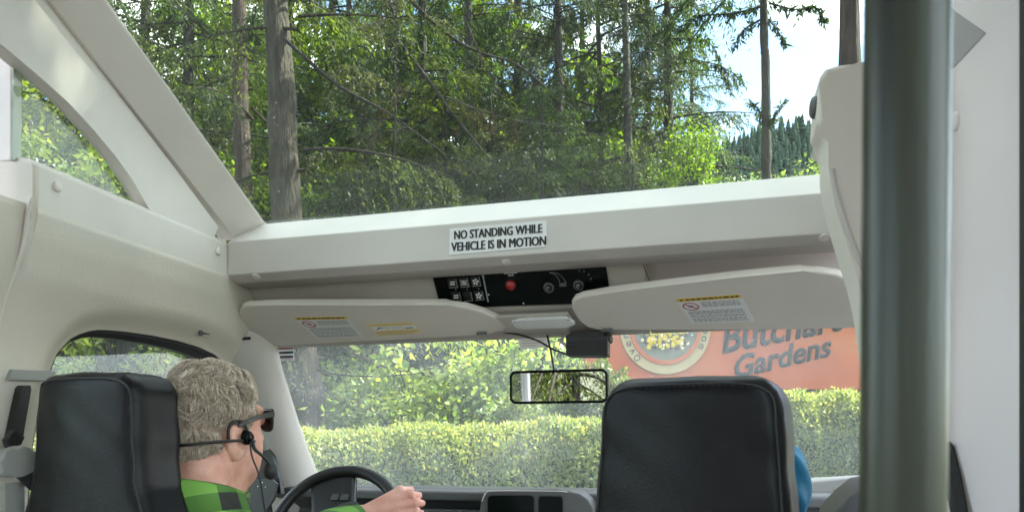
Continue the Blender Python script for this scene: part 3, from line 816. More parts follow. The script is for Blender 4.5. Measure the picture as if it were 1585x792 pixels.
for cx, cy, ic in ((702, 437, 't'), (719.5, 436, 'x'), (737.5, 434.5, 'f'), (707.5, 457.5, 't'), (725, 457.5, ''), (742.5, 456, 'f')):
    kf = obj('key', slab_me(onp(cx, cy, 7.2, 7.2), CN, 0.0035, 0.0008), 'black', cpn)
    rimq = onp(cx, cy, 6.9, 6.9, 0.0087); c_ = cp(cx, cy, 0.0087)
    rq = []
    for i in range(4):
        a, b = rimq[i], rimq[(i + 1) % 4]; rq.append([a, b, b.lerp(c_, 0.12), a.lerp(c_, 0.12)])
    obj('outline', quads_me(rq[:2], CN, 0.0003), 'grey_print', kf)
    iq = []
    if ic == 't': iq = [onp(cx, cy + d, 3.6, 1.0, 0.0087) for d in (-2.0, 1.6)]
    if ic == 'x':
        for s in (-1, 1):
            for k in (-1, 0, 1):
                c2 = cp(cx + k * 2.6, cy, 0.0087); d = (ux + uy * s * 1.2) * 0.0055; e = ux * 0.0009
                iq.append([c2 - d - e, c2 - d + e, c2 + d + e, c2 + d - e])
    if ic == 'f':
        for k in range(5):
            a = k * 2 * math.pi / 5
            b0 = [c_ + (ux * math.cos(a + da) + uy * math.sin(a + da)) * r for da, r in ((0, 0.001), (-0.35, 0.0072), (0.15, 0.0092), (0.55, 0.0072))]
            iq.append(b0)
    if iq: obj('symbol', quads_me(iq, CN, 0.0003), 'white_print', kf)
    obj('lamp', cap_me(cp(cx - 1.0, cy - 10.3), CN, 0.0016, 0.001, 10), 'grey_print', kf)
sl = [cp(x, y, 0.0052) for x, y in ((746, 419), (748, 419), (757.5, 466), (755.5, 466))]
obj('panel_strip', quads_me([sl], CN, 0.0008), 'grey_print', cpn)
obj('caption', quads_me([onp(791.5 + dx, 421.5 - dx * 0.06, 1.2, 0.9, 0.0053) for dx in (-9.5, -6.5, -3.5, -.5, 2.5, 5.5, 8.5)] + [onp(791.5 + dx, 425 - dx * 0.06, 1.2, 0.8, 0.0053) for dx in (-3, 0, 3)], CN, 0.0003), 'white_print', cpn)
rb = obj('button', cap_me(cp(792, 439.5), CN, 0.0128, 0.012, 24), 'red', cpn)
obj('bezel_ring', tube_me([cp(792, 439.5, 0.006) + (ux * math.cos(a) + uy * math.sin(a)) * 0.0138 for a in np.linspace(0, 2 * math.pi, 28)[:-1]], 0.0013, 6, closed=True), 'black', rb)
for (cx, cy) in ((851, 442.5), (897, 439)):
    k = obj('knob', join_me([cap_me(cp(cx, cy), CN, 0.0150, 0.012, 24), cap_me(cp(cx, cy, 0.016), CN, 0.0085, 0.006, 20)]), 'black', cpn)
    c_ = cp(cx, cy, 0.0166)
    obj('knob_print', quads_me(disc_quads(c_, 0.0108, 0.0118, 0, 6.28, 24) + disc_quads(cp(cx, cy, 0.0236), 0.003, 0.0048, 0.3, 5.2, 12), CN, 0.0003), 'grey_print', k)
# wedge symbol and dots round the dials, word under the wedge
arc = []
for i in range(10):
    t0 = 1.35 - i * 0.12; t1 = t0 - 0.12; c_ = cp(851, 442.5, 0.0053)
    wa, wb = 0.0008 + i * 0.0007, 0.0008 + (i + 1) * 0.0007
    for r_, s_ in ((0.036, 1), (0.036, -1)):
        arc.append([c_ + (ux * math.cos(t) + uy * math.sin(t)) * (r_ + s_ * ww + dd) for t, ww, dd in ((t0, wa, -0.0004), (t0, wa, 0.0004), (t1, wb, 0.0004), (t1, wb, -0.0004))])
e0 = 1.35 - 1.2
arc.append([cp(851, 442.5, 0.0053) + (ux * math.cos(e0 + de) + uy * math.sin(e0 + de)) * r for de, r in ((0, 0.0285), (0.03, 0.0285), (0.03, 0.0435), (0, 0.0435))])
obj('dial_print', quads_me(arc, CN, 0.0003), 'grey_print', cpn)
a_, b_ = cp(866.5, 442.5, 0.0053), cp(877.5, 441.5, 0.0053)
obj('lettering', text_me('COLD', a_, b_ - a_, cp(866, 439, 0.0053) - a_, 0.0003, 0.02), 'grey_print', cpn)
for x, y in ((852.5, 421), (897, 418), (904.5, 419), (911.5, 424), (915, 430.5)):
    obj('dot', cap_me(cp(x, y), CN, 0.0017, 0.0004, 10), 'grey_print', cpn)
for x, y in ((749, 428), (757, 455), (811, 468.5)):
    obj('screw', cap_me(cp(x, y), CN, 0.0026, 0.001, 10), 'chrome', cpn)

# --- sun visors
VP0 = Vector((0, 1.76, Z(.372))); vdir = Vector((0, 0.14, -0.079)).normalized(); vn = Vector((0, -0.079, -0.14)).normalized()
def visor(px, label):
    pts = [at_p(x, y, VP0, vn) for x, y in px]
    t = thing('sun_visor', label, 'sun visor', sum(pts, Vector()) / len(pts), 'sun visors under the header')
    obj('pad', slab_me([p - vn * 0.016 for p in pts], vn, 0.020, 0.0092, 5), 'visor', t)
    return t
def vq(x, y, e=0.0006): return at_p(x, y, VP0 + vn * 0.004, vn) + vn * e
lv = visor([(374, 474), (384, 470.5), (430, 470), (520, 470), (620, 470), (690, 470), (720, 473), (748, 481), (772, 492), (786, 503), (780, 511), (755, 515), (640, 522), (520, 528), (430, 533), (404, 533.5), (394, 527), (382, 512), (372, 494), (370, 482)],
           'cream sun visor with two warning labels above the driver')
rv = visor([(886, 478), (885, 468), (890, 461), (902, 456), (950, 450), (1050, 437.5), (1150, 426), (1240, 417.5), (1270, 418), (1296, 422), (1316, 430), (1330, 442), (1352, 470), (1352, 506), (1200, 507.5), (1050, 508), (930, 510), (910, 506), (896, 496)],
           'cream sun visor with one warning label above the passenger seat')
def label_sheet(parent, q, style, seed):
    """q: bottom-left, bottom-right, top-right, top-left in photo pixels"""
    rng = random.Random(seed)
    def uvp(u, v, e=0.0006):
        a = Vector(q[0]).lerp(Vector(q[1]), u); b = Vector(q[3]).lerp(Vector(q[2]), u); c = a.lerp(b, v)
        return vq(c.x, c.y, e)
    sh = obj('warning_label', slab_me([uvp(u, v, 0.0002) for u, v in ((0, 0), (1, 0), (1, 1), (0, 1))], vn, 0.0005), 'sticker' if style == 'w' else 'cream_print', parent)
    def R(u0, v0, u1, v1, e=0.0009): return [uvp(u0, v0, e), uvp(u1, v0, e), uvp(u1, v1, e), uvp(u0, v1, e)]
    g = []
    if style == 'w':
        obj('heading', quads_me([R(0.01, .86, .99, .985)], vn, 0.0002), 'yellow_print', sh)
        g2 = [R(.06, .89, .10, .95, 0.0012)]; u = .15
        while u < .92:
            l = rng.uniform(.04, .1); g2.append(R(u, .895, min(u + l, .95), .945, 0.0012)); u += l + .02
        obj('heading_print', quads_me(g2, vn, 0.0002), 'black_print', sh)
        cq = []
        for i in range(20):
            t0, t1 = i * math.pi / 10, (i + 1) * math.pi / 10
            cq.append([uvp(.16 + r_ * .125 * math.cos(t), .66 + r_ * .15 * math.sin(t), 0.0009) for t, r_ in ((t0, .82), (t0, 1), (t1, 1), (t1, .82))])
        cq.append([uvp(.08, .75, .0009), uvp(.10, .77, .0009), uvp(.24, .57, .0009), uvp(.22, .55, .0009)])
        obj('no_symbol', quads_me(cq, vn, 0.0002), 'red_print', sh)
        obj('pictogram', quads_me([R(.12, .62, .20, .70, 0.0008)], vn, 0.0001), 'grey_print', sh)
        rows = [(.34, .93, v) for v in (.78, .73, .68, .63)] + [(.06, .93, v) for v in (.46, .41, .36, .29, .24, .17, .12, .07)]
    else:
        g2 = [R(.05, .80, .95, .88), R(.05, .30, .95, .36), R(.05, .14, .9, .18)]
        obj('bars', quads_me(g2, vn, 0.0002), 'yellow_print', sh)
        obj('panel', quads_me([R(.05, .42, .32, .76), R(.36, .42, .66, .76), R(.70, .42, .95, .76)], vn, 0.0002), 'sticker', sh)
        obj('pictogram', quads_me([[uvp(.08, .45, .0012), uvp(.2, .7, .0012), uvp(.3, .62, .0012), uvp(.2, .62, .0012)]], vn, 0.0002), 'black_print', sh)
        obj('pictogram', quads_me([R(.74, .5, .9, .56, .0012)], vn, 0.0002), 'black_print', sh)
        rows = [(.38, .64, .68), (.38, .64, .58), (.06, .93, .24), (.06, .8, .09)]
    for u0, u1, v in rows:
        u = u0
        while u < u1 - .02:
            l = rng.uniform(.03, .09); g.append(R(u, v - .012, min(u + l, u1), v + .012)); u += l + .015
    pr = obj('fine_print', quads_me(g, vn, 0.0002), 'grey_print', sh); pr['kind'] = 'stuff'
label_sheet(lv, [(491, 524), (563, 520.5), (536, 488.5), (453, 490)], 'w', 1)
label_sheet(lv, [(584, 520.5), (655.5, 515), (639, 497.5), (566.5, 500.5)], 'c', 2)
label_sheet(rv, [(1071, 500), (1168, 496.5), (1146, 454), (1044, 461.5)], 'w', 3)
# visor pivots and clips
for par, x, y in ((lv, 391, 531), (lv, 746, 514), (rv, 940, 509)):
    obj('clip', box_me(vq(x, y, 0.004), (0.028, 0.012, 0.008), 0.003), 'dash_grey' if x > 500 else 'belt_grey', par)
obj('pivot', tube_me([at_y(372, 520, 1.83), at_y(384, 516, 1.85), at_y(396, 521, 1.86)], 0.007, 8), 'trim_grey', lv)
hnd = bez([at_y(345, 545, 1.80), at_y(352, 536, 1.80), at_y(364, 528, 1.81), at_y(376, 524, 1.82), at_y(388, 523, 1.83)], 16)
tag(obj('black_lead', tube_me(hnd, 0.0042, 8), 'rubber'), 'short black cable arching from left windshield pillar to the left visor', 'cable')

# --- courtesy lamp between the visors
cln = thing('courtesy_lamp', 'clear plastic courtesy lamp between the two sun visors', 'lamp', at_y(838, 498, 1.88))
obj('base', slab_me([at_p(x, y, VP0 + Vector((0, .02, -.006)), vn) for x, y in ((768, 486), (880, 481), (888, 497), (878, 507), (792, 510))], vn, 0.012, 0.004), 'header', cln)
obj('lens', slab_me(round_poly([at_p(x, y, VP0 + Vector((0, .02, -.006)) + vn * 0.012, vn) for x, y in ((790, 493), (880, 488.5), (892, 498), (880, 503), (800, 506))], .25), vn, 0.008, 0.003, 3), 'clear', cln)
for x, y in ((797, 497), (880, 494)):
    obj('screw', cap_me(at_p(x, y, VP0 + Vector((0, .02, -.006)) + vn * 0.020, vn), vn, 0.004, 0.002, 10), 'chrome', cln)

# --- black box camera behind the mirror, its cable
dc = thing('dash_camera', 'black ribbed box fixed to the windshield above the mirror', 'camera', at_y(910, 532, 1.93))
def boxpx(x0, y0, x1, y1, Y, th, bev, rnd=.12): return slab_me(round_poly([at_y(x0, y1, Y), at_y(x1, y1, Y), at_y(x1, y0, Y), at_y(x0, y0, Y)], rnd), (0, 1, 0), th, bev, 3)
bd = obj('body', boxpx(875.5, 517, 941, 550.5, 1.90, 0.05, 0.004, .10), 'black', dc)
obj('lid', boxpx(882, 512.5, 934, 519, 1.897, 0.05, 0.003, .2), 'black', dc)
obj('mount', boxpx(931, 514, 945, 528, 1.905, 0.05, 0.003, .3), 'black', dc)
for k in range(7):
    obj('rib', box_me(at_y(908, 528 + k * 3, 1.899), (0.10, 0.003, 0.0016)), 'rubber', bd)
cb = bez([at_y(776, 514, 1.92), at_y(800, 517, 1.92), at_y(830, 526, 1.92), at_y(856, 540, 1.92), at_y(880, 549, 1.915)], 24)
tag(obj('camera_cable', tube_me(cb, 0.0026, 8), 'rubber'), 'thin black cable running from left visor tip to the black box', 'cable')

# --- rear-view mirror
mN = Vector((0.02, -1.0, -0.05)).normalized()
mc = at_y(864, 598, 1.90)
mr_ = thing('rear_view_mirror', 'black framed rear-view mirror hanging from a thin rod', 'mirror', mc)
def rrect(c, ex, ey, hw, hh, r, n=6):
    pts = []
    for sx, sy, a0 in ((1, 1, 0), (-1, 1, 90), (-1, -1, 180), (1, -1, 270)):
        for k in range(n + 1):
            a = rad(a0 + 90 * k / n); pts.append(c + ex * (sx * (hw - r) + r * math.cos(a)) + ey * (sy * (hh - r) + r * math.sin(a)))
    return pts
mx_ = Vector((1, 0.02, 0.0)).normalized(); mN = Vector((0.0, -1, -0.07)) ; mN = (mN - mx_ * mN.dot(mx_)).normalized()
mz_ = mx_.cross(mN).normalized()
if mz_.z < 0: mz_ = -mz_
pw = 1.9 * 1.0 / F * 1.02
obj('housing', slab_me(rrect(mc, mx_, mz_, 77 * pw, 25.5 * pw, 0.016), -mN, 0.03, 0.006, 3), 'black', mr_)
obj('rim', tube_me(rrect(mc + mN * 0.002, mx_, mz_, 75 * pw, 23.8 * pw, 0.014), 0.0038, 8, closed=True), 'gloss_black', mr_)
obj('mirror_glass', slab_me(rrect(mc + mN * 0.0005, mx_, mz_, 74 * pw, 22.5 * pw, 0.012), mN, 0.0022), 'mirror', mr_)
obj('rod', tube_me([at_y(845, 510, 1.935), at_y(852, 540, 1.93), at_y(858, 575, 1.925)], 0.0028, 8), 'black', mr_)
# --- papers stuck to the glass
def on_glass(x, y, off=0.012): return at_p(x, y, Vector((-0.47, 2.0 - off, Z(.335))), Vector((0, 0.50, 0.46)).normalized())
gN = -Vector((0, 0.50, 0.46)).normalized()
pap = thing('paper_slip', 'faded paper slip with printed lines taped behind the mirror rod', 'paper', on_glass(825, 525))
obj('sheet', slab_me([on_glass(x, y) for x, y in ((806, 541), (850, 536), (843, 505), (797, 507))], gN, 0.0006), paper_mat('faded_paper', (0.55, 0.53, 0.50)), pap)
o_ = obj('print', quads_me([[on_glass(x0, y + .8, .0127), on_glass(x1, y + .4, .0127), on_glass(x1, y - .4, .0127), on_glass(x0, y, .0127)] for x0, x1, y in ((804, 838, 514), (805, 841, 518), (806, 836, 522), (807, 843, 526), (808, 842, 530), (809, 830, 534))], gN, 0.0002), mat('faded_red_print', (0.35, 0.2, 0.18), 0.6), pap)
stk = thing('permit_sticker', 'small white, red and black striped sticker at windshield top left', 'sticker', on_glass(440, 546))
obj('sheet', slab_me([on_glass(x, y, .06) for x, y in ((424, 559), (456, 557), (454, 534), (422, 535))], gN, 0.0006), paper_mat('thin_white_sticker', (.75, .75, .75)), stk)
for (y, hgt, m) in ((540, 1.2, 'red_print'), (546, 2.0, 'black_print'), (552.5, 2.2, 'black_print'), (556.5, .6, 'red_print')):
    obj('stripe', quads_me([[on_glass(425, y + hgt, .061), on_glass(454, y + hgt - 1, .061), on_glass(454, y - hgt - 1, .061), on_glass(425, y - hgt, .061)]], gN, 0.0002), m, stk)

# --- grab pole
pa, pb = at_d(1397, 760, .36), at_d(1404, 0, .36)
dpl = (pb - pa) / (pb.z - pa.z)
pole = thing('grab_pole', 'thick dark grey grab pole standing close on the right', 'pole', pa + dpl * (FLOOR - pa.z))
obj('tube', tube_me([pa + dpl * (FLOOR - pa.z), pa, pb, pa + dpl * (ROOF_Z - pa.z)], 0.0192, 40), 'pole', pole)
obj('floor_flange', cap_me(pa + dpl * (FLOOR - pa.z), (0, 0, 1), 0.045, 0.02, 24), 'pole', pole)
obj('roof_flange', cap_me(pa + dpl * (ROOF_Z - pa.z), (0, 0, -1), 0.045, 0.02, 24), 'pole', pole)

# --- seats
def seat(label, xc, yb, top_z, rotz, ws=1.0):
    """xc, yb: middle of the back face; the seat is built at the origin facing +y, then turned"""
    base = Vector((xc, yb, FLOOR))
    t = thing('seat', label, 'seat', base)
    hz = top_z - FLOOR
    def hw(z):      # half width by height below the top
        d = hz - z
        return ws * np.interp(d, [-0.2, 0, 0.06, 0.14, 0.21, 0.27, 0.36, 0.8], [0.131, 0.131, 0.135, 0.140, 0.146, 0.175, 0.235, 0.245])
    def f(X, Y, Zc):
        half = hw(Zc); dep = 0.058
        qx = np.abs(X) / half * 0.14 - (0.14 - 0.048); zc0, zc1 = 0.42, hz
        qz = np.abs(Zc - (zc0 + zc1) / 2) - ((zc1 - zc0) / 2 - 0.048)
        d2 = np.sqrt(np.maximum(qx, 0) ** 2 + np.maximum(qz, 0) ** 2) + np.minimum(np.maximum(qx, qz), 0) - 0.048
        bow = 0.02 * (X / half) ** 2                      # back face bulges slightly
        yy = Y - 0.058 - bow + 0.06 * (hz - Zc) * 0.2
        wv = np.abs(yy) - dep; r = 0.026
        a, b = d2 + r, wv + r
        cr = 0.0016 * np.sin(X * 46 + Zc * 23 + 2 * np.sin(Zc * 17)) * np.sin(Zc * 31 + X * 12) * np.exp(-((hz - Zc) / .16) ** 2) + 0.0010 * np.sin(Zc * 64 + 5 * X) * np.exp(-((np.abs(X) - .115) / .03) ** 2)
        return np.minimum(np.maximum(a, b), 0) + np.sqrt(np.maximum(a, 0) ** 2 + np.maximum(b, 0) ** 2) - r + cr
    V, Q = surface_nets(f, (-0.3, -0.12, 0.38), (0.3, 0.22, hz + 0.03), 0.0085)
    R = Matrix.Rotation(rotz, 4, 'Z')
    def put(me):
        me.transform(R); me.transform(Matrix.Translation(base)); return me
    obj('backrest', put(smooth(mesh_np('backrest', V, Q))), 'leather', t)
    # seam round the back panel
    path = []
    for k in range(61):
        s = -1 + 2 * k / 60
        if abs(s) > 0.42:
            zz = 0.55 + (hz - 0.075 - 0.55) * (1 - (abs(s) - 0.42) / 0.58); xx = math.copysign(float(hw(zz)) * 0.925, s)
        else:
            a = (s / 0.42) * math.pi / 2; c_ = 0.925 * float(hw(hz - 0.05))
            xx = c_ * math.copysign(abs(math.sin(a)) ** 0.42, s); zz = hz - 0.075 + 0.062 * abs(math.cos(a)) ** 0.42
        y_ = 0.0 + 0.02 * (xx / float(hw(zz))) ** 2 - 0.012 * (hz - zz)
        # find the surface by marching
        yy = -0.1
        for _ in range(40):
            d = float(f(np.array(xx), np.array(yy), np.array(zz)))
            if d < 0.0005: break
            yy += max(d * 0.8, 0.0005)
        path.append((xx, yy - 0.0004, zz))
    sm_ = obj('seam', put(tube_me(path, 0.0018, 6)), 'rubber', t)
    st = []; P = [Vector(p) for p in path]; tot = 0
    for a, b in zip(P, P[1:]):
        n = max(1, int((b - a).length / 0.008))
        for i in range(n):
            c0 = a.lerp(b, (i + .15) / n); c1 = a.lerp(b, (i + .75) / n)
            off = Vector((-0.004 * (1 if c0.x > 0 else -1), -0.0008, -0.003 if abs(c0.x) < 0.1 else 0))
            st.append(tube_me([c0 + off, c1 + off], 0.0010, 5))
    so = obj('stitching', put(join_me(st)), 'stitch', sm_); so['kind'] = 'stuff'
    obj('cushion', put(box_me((0, 0.32, 0.40), (0.48, 0.52, 0.16), 0.05, 4)), 'leather', t)
    obj('pedestal', put(box_me((0, 0.28, 0.16), (0.34, 0.36, 0.32), 0.02)), 'dash', t)
    return t
dsx = at_y(113, 700, 1.085).x
seat('black leather seat with a stitched back in front left, holding the driver', dsx, 1.085, at_y(120, 574, 1.085).z, rad(-6), 0.94)
seat('black leather passenger seat standing in front of the sign, nearest the pole', at_y(1054, 700, 1.075).x, 1.075, at_y(1075, 580, 1.08).z, rad(-13))

# --- blue jacket squeezed beside the passenger seat
jc = at_y(1222, 752, 1.26)
def fj(X, Y, Zc):
    d = d_ell(X, Y, Zc, (jc.x, 1.26, jc.z + 0.012), (0.030, 0.05, 0.052))
    d = smin(d, d_ell(X, Y, Zc, (jc.x - 0.004, 1.26, jc.z - 0.10), (0.026, 0.06, 0.12)), 0.02)
    d = smin(d, d_ell(X, Y, Zc, (jc.x - 0.06, 1.27, jc.z - 0.05), (0.06, 0.05, 0.10)), 0.03)
    return d + 0.005 * np.sin(Zc * 75 + X * 90 + 2 * np.sin(Y * 40)) * np.cos(Y * 50 + Zc * 30)
V, Q = surface_nets(fj, (jc.x - .16, 1.12, jc.z - .3), (jc.x + .1, 1.4, jc.z + .12), 0.006)
tag(obj('jacket', smooth(mesh_np('jacket', V, Q)), 'blue'), 'bright blue jacket bulging past the right edge of the passenger seat', 'jacket')

# --- seat belt on the left pillar
sb = thing('seat_belt', 'black seat belt with grey guide on the left door pillar', 'seat belt', at_x(25, 760, -1.29))
def ribbon(pts, wdt, th, name='ribbon', side=Vector((0, 1, 0))):
    V = []; Fs = []
    for i, p in enumerate(pts):
        for a, b in ((-1, -1), (1, -1), (1, 1), (-1, 1)):
            V.append(Vector(p) + side * (a * wdt / 2) + Vector((b * th / 2, 0, 0)))
    n = len(pts)
    for i in range(n - 1):
        for k in range(4): Fs.append((i * 4 + k, i * 4 + (k + 1) % 4, (i + 1) * 4 + (k + 1) % 4, (i + 1) * 4 + k))
    Fs += [(0, 1, 2, 3), tuple((n - 1) * 4 + k for k in (3, 2, 1, 0))]
    return smooth(mesh_py(name, V, Fs), 30)
obj('slot_cover', slab_me(round_poly([at_x(x, y, -1.325) for x, y in ((4, 688), (24, 596), (40, 596), (24, 688))], .12), (1, 0, 0), 0.016, 0.003), 'black', sb)
obj('clip', slab_me([at_x(x, y, -1.300) for x, y in ((2, 680), (14, 664), (30, 676), (24, 688), (6, 694))], (1, 0, 0), 0.015, 0.003), 'rubber', sb)
obj('guide', slab_me(round_poly([at_x(x, y, -1.290) for x, y in ((-14, 704), (14, 688), (40, 694), (52, 712), (48, 724), (20, 738), (-14, 738))], .3, 3), (1, 0, 0), 0.022, 0.008, 3), 'belt_grey', sb)
obj('strap', ribbon([at_x(34, 722, -1.275), at_x(48, 736, -1.268), at_x(70, 756, -1.25), at_x(110, 800, -1.22)], 0.045, 0.0022, side=Vector((0, .75, .65))), 'belt', sb)
obj('lower_cover', slab_me([at_x(x, y, -1.30) for x, y in ((0, 748), (32, 744), (30, 850), (0, 850))], (1, 0, 0), 0.012, 0.003), 'belt_grey', sb)

# ================================================================== steering wheel
SWC = Vector((at_y(515, 820, 1.72).x, 1.72, Z(-.222))); SWR = 0.179; SWT = rad(30)
su = Vector((1, 0, 0)); sw_ = Vector((0, math.sin(SWT), math.cos(SWT))); sn = Vector((0, -math.cos(SWT), math.sin(SWT)))
swt = thing('steering_wheel', 'black four-spoke steering wheel held by the driver', 'steering wheel', SWC)
def sp(th, r=SWR, e=0.0): return SWC + su * (r * math.cos(th)) + sw_ * (r * math.sin(th)) + sn * e
obj('rim', tube_me([sp(t) for t in np.linspace(0, 2 * math.pi, 73)[:-1]], 0.0155, 14, closed=True), 'black', swt)
def hub_me():
    c = SWC
    Bm = np.array([tuple(su), tuple(sw_), tuple(sn)])
    def f(X, Y, Zc):
        x = (X - c.x) * Bm[0][0] + (Y - c.y) * Bm[0][1] + (Zc - c.z) * Bm[0][2]
        y = (X - c.x) * Bm[1][0] + (Y - c.y) * Bm[1][1] + (Zc - c.z) * Bm[1][2]
        z = (X - c.x) * Bm[2][0] + (Y - c.y) * Bm[2][1] + (Zc - c.z) * Bm[2][2]
        d = np.sqrt((x / 1.15) ** 2 + y ** 2) - 0.072
        def spoke(th, w0, w1):
            ux_, uy_ = math.cos(th), math.sin(th); t = np.clip((x * ux_ + y * uy_) / SWR, 0, 1)
            return np.sqrt((x - t * SWR * ux_) ** 2 + (y - t * SWR * uy_) ** 2) - (w0 + (w1 - w0) * t)
        for th, w0, w1 in ((rad(106), 0.056, 0.066), (rad(-20), .03, .02), (rad(200), 0.03, 0.02)):
            d = smin(d, spoke(th, w0, w1), 0.03)
        th_ = 0.016 - 0.006 * np.clip(np.sqrt(x * x + y * y) / SWR, 0, 1)
        wz = np.abs(z + 0.012) - th_
        dd = np.minimum(np.maximum(d + .006, wz + .006), 0) + np.sqrt(np.maximum(d + .006, 0) ** 2 + np.maximum(wz + .006, 0) ** 2) - .006
        rr_ = np.sqrt(x * x + y * y) - SWR
        return np.maximum(dd, rr_)
    V, Q = surface_nets(f, (c.x - .21, c.y - .13, c.z - .21), (c.x + .21, c.y + .13, c.z + .21), 0.005)
    return smooth(mesh_np('hub', V, Q))
hub = obj('hub', hub_me(), 'black', swt)
for a0, a1 in ((-0.026, -0.003), (0.001, 0.026)):
    pts = [SWC + su * (a0 - .004) + sw_ * 0.090 + sn * 0.003, SWC + su * (a1 - .004) + sw_ * 0.090 + sn * 0.003, SWC + su * (a1 - .006) + sw_ * 0.108 + sn * 0.003, SWC + su * (a0 - .001) + sw_ * 0.108 + sn * 0.003]
    obj('button', slab_me(round_poly(pts, .2), sn, 0.003, 0.001), 'dash', hub)
obj('column', tube_me([SWC - sn * 0.01, SWC - sn * 0.12, SWC - sn * 0.35], [0.04, 0.05, 0.05], 16), 'dash', swt)

# ================================================================== the driver
HC = at_d(333, 655, 1.55); HY = rad(12)
fh = Vector((math.sin(HY), math.cos(HY), 0)); rh = Vector((math.cos(HY), -math.sin(HY), 0)); uh = Vector((0, 0, 1))
HM = np.array([tuple(rh), tuple(fh), tuple(uh)]).T      # local -> world columns
def hp_(x, y, z): return HC + rh * x + fh * y + uh * z
Rh = [[rh[i], fh[i], uh[i]] for i in range(3)]
person = thing('person', 'grey-haired driver in a green and black plaid shirt, sunglasses on, hand on wheel', 'person', Vector((HC.x, HC.y - .05, FLOOR + 0.48)))

SH_R, SH_L = HC + Vector((.205, -.075, -.285)), HC + Vector((-.205, -.075, -.285))
RW = at_d(553, 797, 1.835); RE = at_d(440, 850, 1.62)
LP = sp(rad(196)); LW = LP + sn * 0.05 + su * 0.05 - sw_ * 0.05; LE = HC + Vector((-.27, .16, -.50))
RK = [at_d(619, 757.5, 1.855), at_d(635, 764, 1.850), at_d(643, 777, 1.848), at_d(645, 792, 1.850)]
RM_ = [at_d(636, 757, 1.895), at_d(648, 766, 1.895), at_d(653, 778, 1.893), at_d(652, 793, 1.893)]
RT_ = [at_d(622, 766, 1.940), at_d(632, 777, 1.940), at_d(638, 788, 1.938), at_d(640, 801, 1.935)]
RTH = [at_d(580, 784, 1.852), at_d(604, 772, 1.872), at_d(615, 766, 1.885)]
tn_ = (sp(rad(198)) - sp(rad(194))).normalized(); rn_ = (LP - SWC).normalized()
LK = [LP + rn_ * .018 + sn * .026 + tn_ * (i - 1.5) * .021 for i in range(4)]
LM_ = [p + rn_ * .016 - sn * .034 for p in LK]; LT_ = [LP - sn * .030 - rn_ * .006 + tn_ * (i - 1.5) * .019 for i in range(4)]
LTH = [LW + (LP - LW) * .5 - tn_ * .02, LP + sn * .02 - tn_ * .045 - rn_ * .01, LP + sn * .006 - tn_ * .065 - rn_ * .018]
PEL = HC + Vector((0, -.05, -.70))

def hand(fd, Wp, K, Mi, T, TH):
    n = len(K); mid = sum(K, Vector()) / n
    for i, (k, m_, t_) in enumerate(zip(K, Mi, T)):
        fd.cap(Wp.lerp(mid, 0.10), k, 0.018, 0.0100, 0.005); fd.ell(k + Vector((0, 0, .0015)), (.0115, .0115, .0115), .004)           # palm rays
        r = (0.0090, 0.0093, 0.0090, 0.0080)[i]
        fd.cap(k, m_, r + .0008, r, 0.003); fd.cap(m_, t_, r, r - .0015, 0.003)
    fd.cap(Wp.lerp(mid, 0.25), TH[0], 0.017, 0.0135, 0.010); fd.cap(TH[0], TH[1], 0.0125, 0.0105, 0.006); fd.cap(TH[1], TH[2], 0.0105, 0.0085, 0.005)

def torso(fd, g=0.0, legs=True):
    c = lambda x, y, z: HC + Vector((x, y, z))
    fd.ell(c(0, -.07, -.44), (.185 + g, .125 + g, .25 + g), .03)
    fd.cap(c(-.16, -.08, -.285), c(.16, -.08, -.285), .062 + g, .062 + g, .05)
    fd.cap(c(-.06, -.075, -.215), c(-.17, -.08, -.275), .045 + g, .05 + g, .05); fd.cap(c(.06, -.075, -.215), c(.17, -.08, -.275), .045 + g, .05 + g, .05)
    fd.ell(c(0, -.03, -.62), (.185 + g, .15 + g, .17 + g), .05)
    fd.cap(SH_R, RE, .056 + g, .045 + g, .03); fd.cap(RE, RW, .044 + g, .0275 + g * .8, .02)
    fd.cap(SH_L, LE, .056 + g, .045 + g, .03); fd.cap(LE, LW, .044 + g, .0275 + g * .8, .02)
def legs_(fd, g=0.0):
    for s in (-1, 1):
        hip = PEL + Vector((s * .09, 0, 0)); kn = PEL + Vector((s * .13, .42, .06)); an = kn + Vector((s * .01, .14, -.40))
        fd.cap(hip, kn, .085 + g, .062 + g, .04); fd.cap(kn, an, .058 + g, .042 + g, .02)
        if g == 0: fd.cap(an, an + Vector((0, .15, -.02)), .038, .03, .02)
    fd.ell(PEL, (.17 + g, .13 + g, .11 + g), .05)

